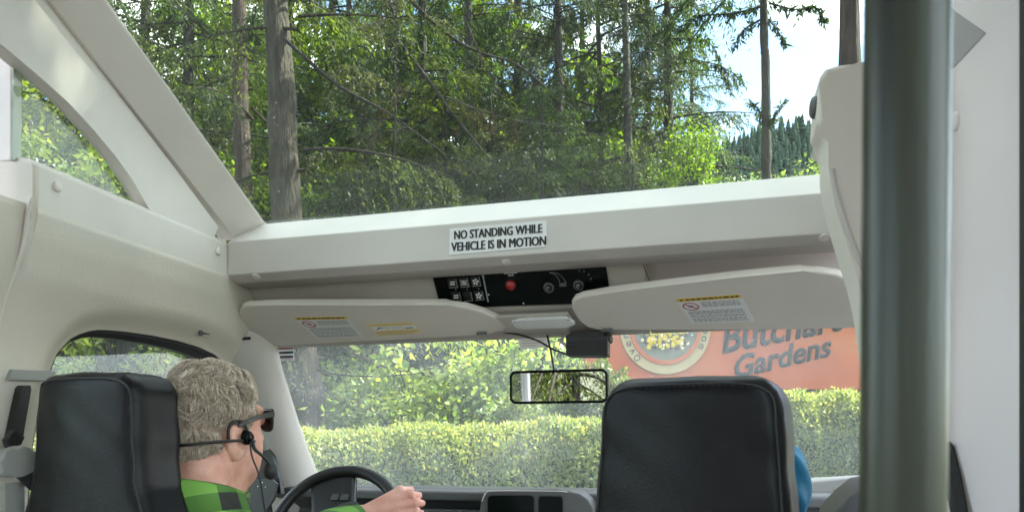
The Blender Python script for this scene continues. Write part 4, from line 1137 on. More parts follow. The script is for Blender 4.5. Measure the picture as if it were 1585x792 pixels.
def head(fd):
    E = lambda c, r, k=.012, cut=False: fd.ell(hp_(*c), r, k, Rh, cut)
    C = lambda a, b, r1, r2, k=.012: fd.cap(hp_(*a), hp_(*b), r1, r2, k)
    E((0, -.012, .028), (.0765, .098, .092))
    E((0, .030, -.030), (.064, .073, .100), .03)
    E((0, .046, -.090), (.050, .050, .036), .03)
    E((.036, .045, -.050), (.028, .04, .045), .02); E((-.036, .045, -.050), (.028, .04, .045), .02)
    C((0, -.028, -.06), (0, -.070, -.25), .060, .070, .03)
    C((.02, -.045, -.09), (.03, -.07, -.22), .050, .060, .03); C((-.02, -.045, -.09), (-.03, -.07, -.22), .050, .060, .03)
    C((.03, .035, -.105), (0, -.02, -.19), .030, .045, .03)
    C((-.03, .092, .030), (.03, .092, .030), .010, .010, .015)          # brow
    for s in (-1, 1):
        E((s * .031, .104, .010), (.016, .012, .010), .008, True)        # eye sockets
        E((s * .031, .092, .010), (.0125, .0125, .0125), .002)           # eyes
    C((0, .098, .012), (0, .119, -.030), .008, .0125, .01); C((-.010, .108, -.034), (.010, .108, -.034), .009, .009, .008)
    C((-.020, .094, -.066), (.020, .094, -.066), .006, .006, .006); C((-.018, .094, -.077), (.018, .094, -.077), .0065, .0065, .006)
    for s in (-1, 1):
        ra = rad(-14)
        ex = (rh * s * .93 - fh * .36).normalized(); ez = (uh * math.cos(ra) + fh * math.sin(ra)).normalized(); ey = ez.cross(ex).normalized(); ez = ex.cross(ey)
        Re = [[ex[i], ey[i], ez[i]] for i in range(3)]
        fd.ell(hp_(s * .080, -.018, -.038), (.011, .0225, .037), .006, Re)
        fd.ell(hp_(s * .077, -.014, -.066), (.008, .011, .012), .006, Re)
        fd.ell(hp_(s * .091, -.012, -.034), (.0085, .0115, .021), .004, Re, True)
        fd.ell(hp_(s * .080, -.003, -.040), (.008, .006, .009), .004, Re)

def body_field(X, Y, Z_):
    fd = Field(X, Y, Z_)
    torso(fd); legs_(fd)
    hand(fd, RW, RK, RM_, RT_, RTH); hand(fd, LW, LK, LM_, LT_, LTH)
    head(fd)
    return fd.D
blo = (HC.x - .42, HC.y - .28, FLOOR + .06); bhi = (HC.x + .42, HC.y + .70, HC.z + .14)
V, Q = surface_nets(body_field, blo, bhi, 0.0050)
body = obj('body', smooth(mesh_np('body', V, Q)), 'skin', person)

# plaid shirt --------------------------------------------------------------
def plaid_mat():
    m = bpy.data.materials.new('green_black_plaid'); m.use_nodes = True; t = m.node_tree; b = t.nodes['Principled BSDF']
    b.inputs['Roughness'].default_value = 0.8
    co = t.nodes.new('ShaderNodeTexCoord'); mpn = t.nodes.new('ShaderNodeMapping')
    mpn.inputs['Rotation'].default_value = (0.1, 0.3, 1.0)
    t.links.new(co.outputs['Object'], mpn.inputs['Vector'])
    sx = t.nodes.new('ShaderNodeSeparateXYZ'); t.links.new(mpn.outputs['Vector'], sx.inputs[0])
    def stripe(o, per, ph):
        a = t.nodes.new('ShaderNodeMath'); a.operation = 'MULTIPLY_ADD'; a.inputs[1].default_value = 1 / per; a.inputs[2].default_value = ph; t.links.new(o, a.inputs[0])
        f_ = t.nodes.new('ShaderNodeMath'); f_.operation = 'FRACT'; t.links.new(a.outputs[0], f_.inputs[0])
        g = t.nodes.new('ShaderNodeMath'); g.operation = 'GREATER_THAN'; g.inputs[1].default_value = 0.5; t.links.new(f_.outputs[0], g.inputs[0]); return g.outputs[0]
    s1 = stripe(sx.outputs['X'], 0.074, 0.30); s2 = stripe(sx.outputs['Z'], 0.074, 0.12); s3 = stripe(sx.outputs['Y'], 0.074, 0.4)
    ad = t.nodes.new('ShaderNodeMath'); ad.operation = 'ADD'; t.links.new(s1, ad.inputs[0]); t.links.new(s2, ad.inputs[1])
    dv = t.nodes.new('ShaderNodeMath'); dv.operation = 'MULTIPLY'; dv.inputs[1].default_value = 0.5; t.links.new(ad.outputs[0], dv.inputs[0])
    r = t.nodes.new('ShaderNodeValToRGB'); r.color_ramp.interpolation = 'CONSTANT'
    e = r.color_ramp.elements; e[0].color = (0.13, 0.30, 0.045, 1); e[0].position = 0
    e[1].color = (0.055, 0.15, 0.02, 1); e[1].position = 0.4
    n_ = r.color_ramp.elements.new(0.8); n_.color = (0.010, 0.012, 0.010, 1)
    t.links.new(dv.outputs[0], r.inputs['Fac']); t.links.new(r.outputs['Color'], b.inputs['Base Color'])
    nn = t.nodes.new('ShaderNodeTexNoise'); nn.inputs['Scale'].default_value = 500; t.links.new(co.outputs['Object'], nn.inputs['Vector'])
    bpn = t.nodes.new('ShaderNodeBump'); bpn.inputs['Strength'].default_value = 0.4; bpn.inputs['Distance'].default_value = 0.001
    t.links.new(nn.outputs['Fac'], bpn.inputs['Height']); t.links.new(bpn.outputs['Normal'], b.inputs['Normal'])
    return m
MT['plaid'] = plaid_mat()
NK = HC + Vector((0, -.062, -.180))                       # neck base
def shirt_field(X, Y, Z_):
    fd = Field(X, Y, Z_); torso(fd, 0.013)
    D = fd.D + 0.0025 * np.sin(X * 70 + Z_ * 40) * np.sin(Y * 55 + Z_ * 60)
    nd = np.sqrt((X - NK.x) ** 2 + (Y - NK.y - .01) ** 2) - 0.066
    D = np.maximum(D, -np.maximum(nd, -(Z_ - NK.z + .03)))          # neck opening
    D = np.maximum(D, PEL.z - .02 - Z_)
    for Wp, Ep in ((RW, RE), (LW, LE)):                              # cuffs end before the wrists
        n_ = (Wp - Ep).normalized(); q = Wp - n_ * 0.004
        pl_ = (X - q.x) * n_.x + (Y - q.y) * n_.y + (Z_ - q.z) * n_.z
        near = np.sqrt((X - Wp.x) ** 2 + (Y - Wp.y) ** 2 + (Z_ - Wp.z) ** 2) - .16
        D = np.maximum(D, np.minimum(pl_, -near))
    return D
V, Q = surface_nets(shirt_field, (HC.x - .40, HC.y - .26, PEL.z - .05), (HC.x + .42, HC.y + .60, HC.z - .10), 0.006)
shirt = obj('shirt', smooth(mesh_np('shirt', V, Q)), 'plaid', person)
def collar_me():
    V = []; Fs = []; N = 40
    for k in range(N + 1):
        a = rad(-160 + 320 * k / N) - math.pi / 2          # open at the throat, a=-90deg is the back
        ca, sa = math.cos(a), math.sin(a)
        back = (1 - sa) / 2
        top = NK + Vector((0.080 * ca, 0.086 * sa + .004, 0.030 + 0.040 * back))
        mid = NK + Vector((0.088 * ca, 0.093 * sa + .004, 0.026 + 0.040 * back))
        low = NK + Vector((0.112 * ca, 0.114 * sa + .004, -0.030 + 0.025 * back))
        inn = NK + Vector((0.074 * ca, 0.080 * sa + .004, -0.030 + 0.02 * back))
        V += [inn, top, mid, low, low + Vector((-.006 * ca, -.006 * sa, -.003))]
    for k in range(N):
        for j in range(4): Fs.append((k * 5 + j, (k + 1) * 5 + j, (k + 1) * 5 + j + 1, k * 5 + j + 1))
    return smooth(mesh_py('collar', V, Fs))
col_o = obj('collar', collar_me(), 'plaid', person)
mm = col_o.modifiers.new('solid', 'SOLIDIFY'); mm.thickness = 0.003
def trouser_field(X, Y, Z_):
    fd = Field(X, Y, Z_); legs_(fd, 0.010); return fd.D
V, Q = surface_nets(trouser_field, (HC.x - .35, HC.y - .28, FLOOR + .08), (HC.x + .35, HC.y + .70, PEL.z + .2), 0.010)
obj('trousers', smooth(mesh_np('trousers', V, Q)), 'jeans', person)

# hair: a textured cap with thousands of wavy locks --------------------------
rng = np.random.default_rng(5)
def hair_mask(x, y, z):
    """1 where hair grows on the head (local coordinates)"""
    front = 0.036 + 0.25 * np.minimum(0, z - 0.02)            # hairline
    side = np.where(np.abs(x) > 0.045, 0.030 - 0.0 * z, 0.08)
    low = np.where(y < -0.040, -0.092, np.where(y < 0.008, -0.004, -0.016 + (y - .005) * 0.9))
    return (z > low) & (y < np.minimum(front + 0.02, 0.072))
def scalp_field(X, Y, Z_):
    fd = Field(X, Y, Z_)
    fd.ell(hp_(0, -.014, .030), (.0815, .102, .096), .01, Rh)
    fd.ell(hp_(0, -.050, -.035), (.064, .060, .060), .03, Rh)
    x = (X - HC.x) * rh.x + (Y - HC.y) * rh.y; y = (X - HC.x) * fh.x + (Y - HC.y) * fh.y; z = Z_ - HC.z + 0 * x
    cut = np.maximum(y - .034 - .12 * (.02 - z), -(z + .085))
    cut = np.maximum(cut, np.minimum(y + .042, -(z + .002)))      # round the ears
    cut = np.maximum(cut, 0.036 - np.sqrt((x + .02) ** 2 + (y + .095) ** 2 + ((z - .078) * 1.2) ** 2))
    D = np.maximum(fd.D, cut)
    return D + 0.0022 * np.sin(x * 190 + 4 * np.sin(z * 70)) * np.sin(z * 170 + 3 * np.sin(y * 90))
V, Q = surface_nets(scalp_field, (HC.x - .12, HC.y - .15, HC.z - .12), (HC.x + .12, HC.y + .13, HC.z + .15), 0.004)
hair = obj('hair', smooth(mesh_np('hair', V, Q)), 'scalp', person)
def locks(N=11000):
    u = rng.normal(size=(N * 3, 3)); u /= np.linalg.norm(u, axis=1)[:, None]
    p = u * np.array([.0805, .101, .095]) + np.array([0, -.014, .030])
    lowm = p[:, 2] < -0.02
    p[lowm, 0] *= 0.85
    k = hair_mask(p[:, 0], p[:, 1], p[:, 2])
    bald = np.exp(-(((p[:, 0] + .02) / .05) ** 2 + ((p[:, 1] + .085) / .05) ** 2 + ((p[:, 2] - .075) / .04) ** 2))
    k &= rng.random(len(p)) > bald * 0.97
    p = p[k][:N]; u = u[k][:N]
    u2 = rng.normal(size=(N, 3)); u2 /= np.linalg.norm(u2, axis=1)[:, None]
    p2 = u2 * np.array([.068, .064, .060]) + np.array([0, -.046, -.038])
    k2 = (p2[:, 1] < -.046) & (p2[:, 2] > -.088) & (p2[:, 2] < -.005)
    p = np.concatenate([p, p2[k2]]); u = np.concatenate([u, u2[k2]]); n = len(p)
    nrm = u / np.array([.0805, .101, .095]); nrm /= np.linalg.norm(nrm, axis=1)[:, None]
    NC = 420; cid = np.argmin(((p[:, None, :] - p[rng.integers(0, n, NC)][None]) ** 2).sum(-1), axis=1)   # locks gather in waves
    cv = lambda lo, hi: rng.uniform(lo, hi, NC)[cid]
    down = np.array([0.0, -0.55, -0.85]) + rng.normal(scale=.55, size=(NC, 3))[cid] + rng.normal(scale=.12, size=(n, 3))
    d = down - nrm * (down * nrm).sum(1)[:, None]; d /= np.linalg.norm(d, axis=1)[:, None]
    sd = np.cross(nrm, d)
    L = cv(.020, .042) * rng.uniform(.8, 1.15, n); ph = cv(0, 6.28) + rng.normal(0, .25, n); fq = cv(4, 7.5); am = cv(.003, .0075)
    lift = cv(.002, .009) * np.where(p[:, 2] > .06, 1.3, .7) * rng.uniform(.6, 1.2, n)
    S = 7; wd = rng.uniform(.0006, .0017, n); rows = []
    for i in range(S):
        t = i / (S - 1)
        c = p + d * (L * t)[:, None] + nrm * ((lift * math.sin(t * 2.4) + .001) - 0.5 * (L * t) ** 2 / .095)[:, None]
        c = c + sd * (am * np.sin(ph + fq * t))[:, None] + nrm * (am * .6 * np.cos(ph + fq * t))[:, None]
        ww = (wd * (1 - .75 * t))[:, None]
        rows.append(np.stack([c - sd * ww, c + nrm * ww * .9, c + sd * ww], 1))
    V = np.stack(rows, 1).reshape(-1, 3)                      # n,S,3
    b = np.arange(n)[:, None, None] * (S * 3); i = np.arange(S - 1)[None, :, None] * 3; j = np.arange(3)[None, None, :]
    q = np.stack([b + i + j, b + i + (j + 1) % 3, b + i + 3 + (j + 1) % 3, b + i + 3 + j], -1).reshape(-1, 4)
    Vw = V @ HM.T + np.array(tuple(HC))
    return smooth(mesh_np('locks', Vw, q))
hm = leaf_mat('grey_hair', (0.27, 0.205, 0.15), (0.86, 0.73, 0.60), 0.15, 0.45)
for n_ in hm.node_tree.nodes:
    if n_.type == 'MIX': n_.inputs[7].default_value = (1, 1, 1, 1)
MT['hairlock'] = hm
lk = obj('locks', locks(), 'hairlock', hair); lk['kind'] = 'stuff'

# sunglasses -----------------------------------------------------------------
sg = thing('sunglasses', 'dark sunglasses with thick grey-black temples on the driver', 'sunglasses', hp_(0, .10, .012))
for s in (-1, 1):
    lens = [hp_(s * (.034 + a * .030), .118 - .020 * ((.034 + a * .030) / .064) ** 2, .010 + b * .022) for a, b in ((-.9, .6), (-.6, 1), (.75, 1.0), (1.0, .75), (.95, -.5), (.6, -1), (-.4, -1), (-.8, -.5))]
    obj('lens', slab_me(lens, -fh, 0.004, 0.001), 'lens', sg)
    obj('rim', tube_me(bez(lens + [lens[0]], 40), 0.0026, 8), 'black', sg)
    tp = [hp_(s * .065, .100, .022), hp_(s * .077, .070, .019), hp_(s * .086, .034, .012), hp_(s * .089, .004, .003), hp_(s * .086, -.018, -.006)]
    V = []; Fs = []
    pts = bez(tp, 20)
    for i, p in enumerate(pts):
        t = i / (len(pts) - 1); hh = .0062 * (1 - .45 * t)
        for a, b in ((0, -1), (1, -1), (1, 1), (0, 1)): V.append(p + rh * (s * a * .0032) + uh * b * hh)
    for i in range(len(pts) - 1):
        for k in range(4): Fs.append((i * 4 + k, i * 4 + (k + 1) % 4, (i + 1) * 4 + (k + 1) % 4, (i + 1) * 4 + k))
    Fs += [(0, 1, 2, 3), tuple(len(V) - 1 - k for k in range(4))]
    obj('temple', smooth(mesh_py('temple', V, Fs), 30), mat('temple_grey', (0.022, 0.022, 0.021), .4), sg)
obj('bridge', tube_me([hp_(-.010, .118, .016), hp_(0, .122, .019), hp_(.010, .118, .016)], 0.0025, 8), 'black', sg)

# headset --------------------------------------------------------------------
hs = thing('headset', 'black neckband headset with boom microphone worn by the driver', 'headset', hp_(0, -.1, -.03))
band = []
for k in range(41):
    a = rad(-90 - 108 + 216 * k / 40); band.append(hp_(.093 * math.cos(a), -.012 + .115 * math.sin(a), -.048 + .012 * (math.cos(a) ** 2)))
obj('neckband', tube_me(band, 0.0030, 8), 'black', hs)
for s in (1, -1):
    hk_ = bez([hp_(s * .084, -.040, -.036), hp_(s * .085, -.040, -.012), hp_(s * .084, -.024, .003), hp_(s * .086, -.004, -.001), hp_(s * .089, .004, -.016)], 24)
    obj('ear_hook', tube_me(hk_, 0.0035, 8), 'black', hs)
    ec = hp_(s * .086, .000, -.030); en = (rh * s + fh * .25).normalized()
    obj('earpiece', join_me([cap_me(ec, en, .0150, .013, 24), cap_me(ec + en * .011, en, .0095, .006, 20)]), 'gloss_black', hs)
bm0 = hp_(.100, .006, -.034)
boom = bez([bm0, at_d(394, 694, 1.50), at_d(406, 705, 1.51), at_d(416, 717, 1.53)], 24)
obj('boom', tube_me(boom, list(np.linspace(.0045, .0024, len(boom))), 8), 'black', hs)
mcc = at_d(419, 728, 1.545)
def foam(X, Y, Zc): return d_ell(X, Y, Zc, tuple(mcc), (.014, .014, .019)) + .0008 * np.sin(X * 900) * np.sin(Y * 900) * np.sin(Zc * 900)
V, Q = surface_nets(foam, tuple(mcc - Vector((.03,) * 3)), tuple(mcc + Vector((.03,) * 3)), .0025)
obj('foam_tip', smooth(mesh_np('foam', V, Q)), 'rubber', hs)
obj('cable', tube_me(bez([hp_(.098, .002, -.036), at_d(390, 705, 1.48), at_d(401, 735, 1.48), at_d(407, 770, 1.49), at_d(414, 815, 1.50)], 30), .0018, 8), 'rubber', hs)

# ================================================================== vegetation
R0 = np.random.default_rng(11)
def unit(a): return a / (np.linalg.norm(a, axis=-1, keepdims=True) + 1e-9)
def leaf_quads(P, D, N, L, W, fold=0.25):
    """diamond leaves: base P, direction D, rough normal N, length L, width W -> verts, faces"""
    S = unit(np.cross(D, N)); N2 = unit(np.cross(S, D))
    L = L[:, None]; W = W[:, None]
    m = P + D * L * 0.45
    V = np.stack([P, m + S * W * .5 - N2 * W * fold, P + D * L, m - S * W * .5 - N2 * W * fold], 1)
    n = len(P); q = np.arange(n * 4).reshape(n, 4)
    return V.reshape(-1, 3), q
def tubes_np(paths, radii, sides=4):
    """paths (n,k,3), radii (n,k)"""
    n, k, _ = paths.shape
    T = unit(np.gradient(paths, axis=1)); ref = np.array([0.3, 0.2, 1.0])
    U = unit(np.cross(T, ref)); W_ = np.cross(T, U)
    a = np.arange(sides) * 2 * math.pi / sides
    V = paths[:, :, None, :] + radii[:, :, None, None] * (np.cos(a)[None, None, :, None] * U[:, :, None, :] + np.sin(a)[None, None, :, None] * W_[:, :, None, :])
    b = np.arange(n)[:, None, None] * k * sides; i = np.arange(k - 1)[None, :, None] * sides; j = np.arange(sides)[None, None, :]
    q = np.stack([b + i + j, b + i + (j + 1) % sides, b + i + sides + (j + 1) % sides, b + i + sides + j], -1).reshape(-1, 4)
    return V.reshape(-1, 3), q

def conifer_parts(seed, H, zb, Lmax, nb, sub=26, lp=7, leafL=0.15, leafW=0.045, droop=0.12, hang=0.5, power=0.75):
    r = np.random.default_rng(seed)
    z = zb + (H - zb) * r.random(nb) ** 1.0
    f = 1 - (z - zb) / (H - zb + .5)
    L = Lmax * (f ** power) * r.uniform(.55, 1.1, nb) + .25
    az = r.uniform(0, 2 * math.pi, nb); ca, sa = np.cos(az), np.sin(az)
    up = r.uniform(-.10, .22, nb); dr = droop * r.uniform(.6, 1.5, nb)
    K = 8; s = np.linspace(0, 1, K)[None, :]
    rr = L[:, None] * s; bend = r.normal(0, .18, nb)[:, None] * s ** 2 * L[:, None]
    X = rr * ca[:, None] - bend * sa[:, None]; Y = rr * sa[:, None] + bend * ca[:, None]
    Zb = z[:, None] + up[:, None] * rr - dr[:, None] * rr ** 2 * (1.6 / np.maximum(L[:, None], 1)) ** .5 + .12 * np.sin(s * 3) * 0
    P = np.stack([X, Y, Zb], -1)
    rad_ = (0.010 + .011 * L)[:, None] * (1 - .85 * s)
    bv, bq = tubes_np(P, rad_, 4)
    # fronds
    ns = np.maximum(6, (sub * L / Lmax * 1.1).astype(int)); bi = np.repeat(np.arange(nb), ns); M = len(bi)
    t = r.uniform(.10, 1.0, M) ** .85
    ti = t * (K - 1); i0 = np.minimum(ti.astype(int), K - 2); fr = (ti - i0)[:, None]
    base = P[bi, i0] * (1 - fr) + P[bi, i0 + 1] * fr
    tan = unit(P[bi, i0 + 1] - P[bi, i0])
    side = unit(np.cross(tan, np.array([0, 0, 1.0]))) * np.where(r.random(M) < .5, 1, -1)[:, None]
    d = unit(side * r.uniform(.5, 1, M)[:, None] + tan * r.uniform(.3, .9, M)[:, None] + np.array([0, 0, -1.0]) * (hang * r.uniform(.2, 1.4, M))[:, None])
    sl = (0.20 + .34 * L[bi] / Lmax) * r.uniform(.5, 1.2, M) * (1.15 - .55 * t) + .05
    li = np.repeat(np.arange(M), lp); n = len(li)
    u = np.tile(np.linspace(.05, 1, lp), M) + r.uniform(-.06, .06, n)
    sag = np.array([0, 0, -1.0]) * ((u * sl[li]) ** 2 * (.7 + hang))[:, None]
    lpz = base[li] + d[li] * (u * sl[li])[:, None] + sag + r.normal(0, .014, (n, 3))
    sd2 = unit(np.cross(d[li], np.array([0, 0, 1.0]))) * np.where(np.arange(n) % 2 == 0, 1, -1)[:, None]
    ld = unit(d[li] * .8 + sd2 * r.uniform(.2, 1.0, n)[:, None] + np.array([0, 0, -1.0]) * r.uniform(0, .5 + hang * .6, n)[:, None] + r.normal(0, .12, (n, 3)))
    nn = unit(np.array([0, 0, 1.0]) + r.normal(0, .45, (n, 3)))
    lv, lq = leaf_quads(lpz, ld, nn, leafL * r.uniform(.6, 1.35, n), leafW * r.uniform(.7, 1.4, n))
    return (bv, bq), (lv, lq)

def broad_parts(seed, H, rx, rz, zc, nclump, per, leaf=0.075, stem=True):
    """broad-leaved crown: leaf clumps through a lumpy volume, held by forking limbs"""
    r = np.random.default_rng(seed)
    c = unit(r.normal(size=(nclump, 3))) * (r.random(nclump) ** .45)[:, None] * np.array([rx, rx, rz]) + np.array([0, 0, zc])
    c = c[c[:, 2] > 0.15]; nclump = len(c)
    cr = r.uniform(.16, .34, nclump) * min(1.3, rx / 1.2 + .35)
    li = np.repeat(np.arange(nclump), per); n = len(li)
    o = unit(r.normal(size=(n, 3))) * (r.random(n) ** .5)[:, None] * cr[li][:, None] * np.array([1.1, 1.1, .7])
    P = c[li] + o
    D = unit(o * .8 + r.normal(0, .6, (n, 3)) * cr[li][:, None] + np.array([0, 0, -.10]))
    N = unit(np.array([0, 0, 1.0]) + r.normal(0, .55, (n, 3)))
    lv, lq = leaf_quads(P, D, N, leaf * r.uniform(.6, 1.3, n), leaf * .62 * r.uniform(.7, 1.2, n), .15)
    K = 6; s = np.linspace(0, 1, K)[None, :, None]
    root = np.zeros((nclump, 1, 3)); root[:, 0, 2] = np.clip(c[:, 2] * r.uniform(.15, .6, nclump), 0.05, None)
    P2 = root * (1 - s) + c[:, None, :] * s; P2[:, :, 2] += (np.sin(s[:, :, 0] * 3.14) * .12 * rx)
    P2[:, 1:-1] += r.normal(0, .05 * rx, (nclump, K - 2, 3))
    bv, bq = tubes_np(P2, np.full((nclump, 1), .012 + .006 * rx) * (1 - .75 * s[:, :, 0]), 4)
    return (bv, bq), (lv, lq)

VAR = {}
VAR['fir'] = conifer_parts(1, 17, 1.2, 3.4, 130, 62, 15, .085, .021, .13, .45)
VAR['cedar'] = conifer_parts(2, 16, 1.0, 3.0, 120, 62, 16, .090, .021, .17, .95)
VAR['hemlock'] = conifer_parts(3, 15, 2.0, 3.2, 105, 60, 15, .085, .020, .15, .7)
VAR['bare'] = conifer_parts(4, 17, 9.7, 2.6, 50, 50, 10, .11, .030, .16, .8)
VAR['young'] = conifer_parts(5, 8, .6, 1.9, 95, 44, 14, .085, .022, .12, .5)
VAR['stub'] = conifer_parts(6, 15, 3.0, 1.9, 26, 40, 15, .08, .019, .15, .8)
VAR['maple'] = broad_parts(7, 7, 1.9, 2.2, 4.6, 120, 85, .105)
VAR['maple_tuft'] = broad_parts(17, 3, 1.05, 1.5, 0.0 + 2.0, 60, 65, .085)
VAR['shrub'] = broad_parts(8, 2.4, 1.15, 1.0, 1.25, 70, 110, .070)
VAR['laurel'] = broad_parts(9, 2.4, 1.0, 1.1, 1.3, 60, 110, .085)
VM = {}
for k_, ((bv, bq), (lv, lq)) in VAR.items():
    VM[k_] = (mesh_np(k_ + '_branches', bv, bq), mesh_np(k_ + '_leaves', lv, lq))
    smooth(VM[k_][0])
CMAT = {}
def crown_meshes(kind, leafm, barkm):
    key = (kind, leafm, barkm)
    if key not in CMAT:
        b, l = VM[kind]
        b = b.copy(); l = l.copy(); b.materials.append(MT[barkm]); l.materials.append(MT[leafm]); CMAT[key] = (b, l)
    return CMAT[key]
def child(name, me, root, mtx, kind=None):
    o = bpy.data.objects.new(name, me); COL.objects.link(o); o.parent = root; o.matrix_local = mtx
    if kind: o['kind'] = kind
    return o
def tree(name, label, kind, x, D, leafm, barkm, trunk=None, wpx=None, H=16, scale=1.0, rot=None, group='forest trees beyond the hedge', sz=None, xy=None, cat='tree', lift=0.0):
    """x: photo column of the foot, D: metres in front of the lens; trunk: photo points of its line"""
    if xy is not None: foot = Vector((xy[0], xy[1], 0))
    else: foot = at_d(x, HZ, D); foot.z = 0
    root = thing(name, label, cat, foot, group)
    rot = R0.uniform(0, 6.28) if rot is None else rot
    b, l = crown_meshes(kind, leafm, barkm)
    lean = Matrix.Identity(4)
    if trunk:
        p_hi = at_d(trunk[-1][0], trunk[-1][1], D); p_lo = at_d(trunk[0][0], trunk[0][1], D)
        g = (p_hi - p_lo) / max(.1, p_hi.z - p_lo.z)
        pts = [at_d(a, b_, D) for a, b_ in trunk]
        pts = [foot + Vector((0, 0, -.1))] + pts + [p_hi + g * (H * scale - p_hi.z) * 1.0] if H * scale > p_hi.z + .5 else [foot] + pts
        shear = Matrix.Identity(4); shear[0][2] = g.x; shear[1][2] = g.y; lean = shear
        foot2 = p_lo - g * p_lo.z - foot
        lean = Matrix.Translation((foot2.x, foot2.y, 0)) @ shear
    else:
        pts = [foot + Vector((0, 0, -.1)), foot + Vector((R0.normal(0, .03), R0.normal(0, .03), 2)), foot + Vector((R0.normal(0, .08), R0.normal(0, .08), H * scale * .55)), foot + Vector((0, 0, H * scale))]
    r0 = (wpx / 2 / F * D) if wpx else 0.16 * scale
    cur = bez(pts, 40); zz = [p.z for p in cur]
    rr = [max(.02, r0 * (1.12 - .16 * min(1, z / 3.0) if z < 3 else .96 * (1 - .8 * max(0, z - 3) / max(1, H * scale - 3)))) for z in zz]
    rr = [r_ * (1 + .05 * math.sin(i * 1.7) + .03 * math.sin(i * 4.1)) for i, r_ in enumerate(rr)]
    tm = tube_me(cur, rr, 14); tm.transform(Matrix.Translation(-foot)); tm.materials.append(MT[barkm])
    child('trunk', tm, root, Matrix.Identity(4))
    S = Matrix.Diagonal((scale, scale, sz or scale, 1)); M_ = Matrix.Translation((0, 0, lift)) @ lean @ Matrix.Rotation(rot, 4, 'Z') @ S
    child('limbs', b, root, M_, 'stuff'); child('crown', l, root, M_)
    return root
G = 'forest trees beyond the hedge'
t1 = tree('conifer_tree', 'tall conifer with the thickest grey-brown trunk, left of centre beyond the hedge', 'stub', 482, 9.2, 'needle_b', 'bark_grey', [(478, 650), (470, 590), (455, 470), (444, 340), (437, 200), (429, 40)], 56, 15, 1.0, 0.6)
tree('conifer_tree', 'conifer with a slim dark reddish trunk just left of the thickest trunk', 'stub', 392, 11.5, 'needle', 'bark_red', [(392, 640), (386, 420), (376, 260), (371, 100), (370, 0)], 33, 16, 1.0, 2.0)
tree('conifer_tree', 'conifer whose dim trunk stands midway along the roof glass', 'stub', 735, 15.0, 'needle', 'bark_dark', [(735, 640), (731, 300), (727, 100), (724, 0)], 21, 17, 1.0, 1.0)
tree('conifer_tree', 'conifer with a thin dark trunk in the gap of white sky, right of centre', 'hemlock', 931, 16.0, 'needle', 'bark_dark', [(931, 640), (931, 240), (928, 100), (925, 0)], 14, 15, 1.05, 3.0)
tree('conifer_tree', 'conifer with a pale spotted bark trunk beside the thin dark one', 'stub', 972, 14.5, 'needle_b', 'bark_spot', [(972, 640), (972, 240), (970, 100), (967, 0)], 20, 15, 1.0, 4.0)
tree('conifer_tree', 'conifer with a broad dark trunk next to the bright maple leaves', 'hemlock', 1036, 16.5, 'needle', 'bark_dark', [(1036, 640), (1035, 240), (1034, 100), (1033, 0)], 25, 15, 1.05, 5.1)
tree('conifer_tree', 'conifer with a straight bare trunk against the white cloud', 'bare', 1186, 13.0, 'needle', 'bark_dark', [(1186, 640), (1186, 270), (1185, 100), (1182, 0)], 20, 17, 1.0, 0.3)
tree('conifer_tree', 'conifer with a reddish trunk rising just left of the pole', 'bare', 1318, 9.5, 'needle', 'bark_red', [(1318, 640), (1318, 270), (1316, 100), (1315, 0)], 40, 17, 1.1, 1.9)
tree('conifer_tree', 'conifer with a pale thin trunk right of the thickest trunk', 'cedar', 548, 17.0, 'needle_b', 'bark_spot', [(548, 640), (545, 300), (542, 100), (540, 0)], 20, 16, 1.0, 3.7)
# thin twigs on the bare trunk by the cloud
bl = 'tall green conifer in the dense forest behind the named trunks'
back = [(40, 14, 'cedar', 'needle_b', 1.0), (150, 12.5, 'fir', 'needle', .95), (235, 17, 'fir', 'needle', 1.1), (300, 13.5, 'hemlock', 'needle_b', 1.0), (650, 13.0, 'cedar', 'needle', .85),
        (450, 19, 'cedar', 'needle_b', 1.2), (600, 20, 'hemlock', 'needle_b', 1.2), (690, 18, 'cedar', 'needle_pale', 1.15), (800, 19, 'fir', 'needle_b', 1.2), (860, 14.5, 'cedar', 'needle', .92),
        (900, 21, 'hemlock', 'needle', 1.15), (1000, 21, 'cedar', 'needle', 1.1), (1070, 24, 'fir', 'needle', 1.0), (330, 23, 'fir', 'needle', 1.4), (520, 25, 'fir', 'needle', 1.5), (740, 25, 'fir', 'needle', 1.45), (-60, 17, 'fir', 'needle', 1.2),
        (-150, 12, 'hemlock', 'needle_b', 1.0)]
ORD = ['first', 'second', 'third', 'fourth', 'fifth', 'sixth', 'seventh', 'eighth', 'ninth', 'tenth', 'eleventh', 'twelfth', 'thirteenth', 'fourteenth', 'fifteenth', 'sixteenth', 'seventeenth', 'eighteenth']
for n_, (x, D, k, m, s_) in enumerate(sorted(back)):
    bl = 'tall forest conifer behind the near trunks, %s from the left' % ORD[n_]
    tree('conifer_tree', bl, k, x, D, m, 'bark_dark', None, None, {'fir': 17, 'cedar': 16, 'hemlock': 15}[k], s_)
ylab = 'young dark conifer filling the forest edge low behind the hedge'
for n_, (x, D, s_) in enumerate(sorted(((560, 13, .95), (690, 12, 1.0), (760, 13.5, 1.05), (840, 12, .95), (900, 13.5, .95), (980, 13, .85), (250, 12.5, 1.0), (330, 14, 1.0), (110, 13, .95)))):
    tree('young_conifer', 'low young conifer at the forest edge, %s from the left' % ORD[n_], 'young', x, D, 'needle' if s_ < 1 else 'needle_b', 'bark_dark', None, 10, 8, s_, group='young conifers at the forest edge')
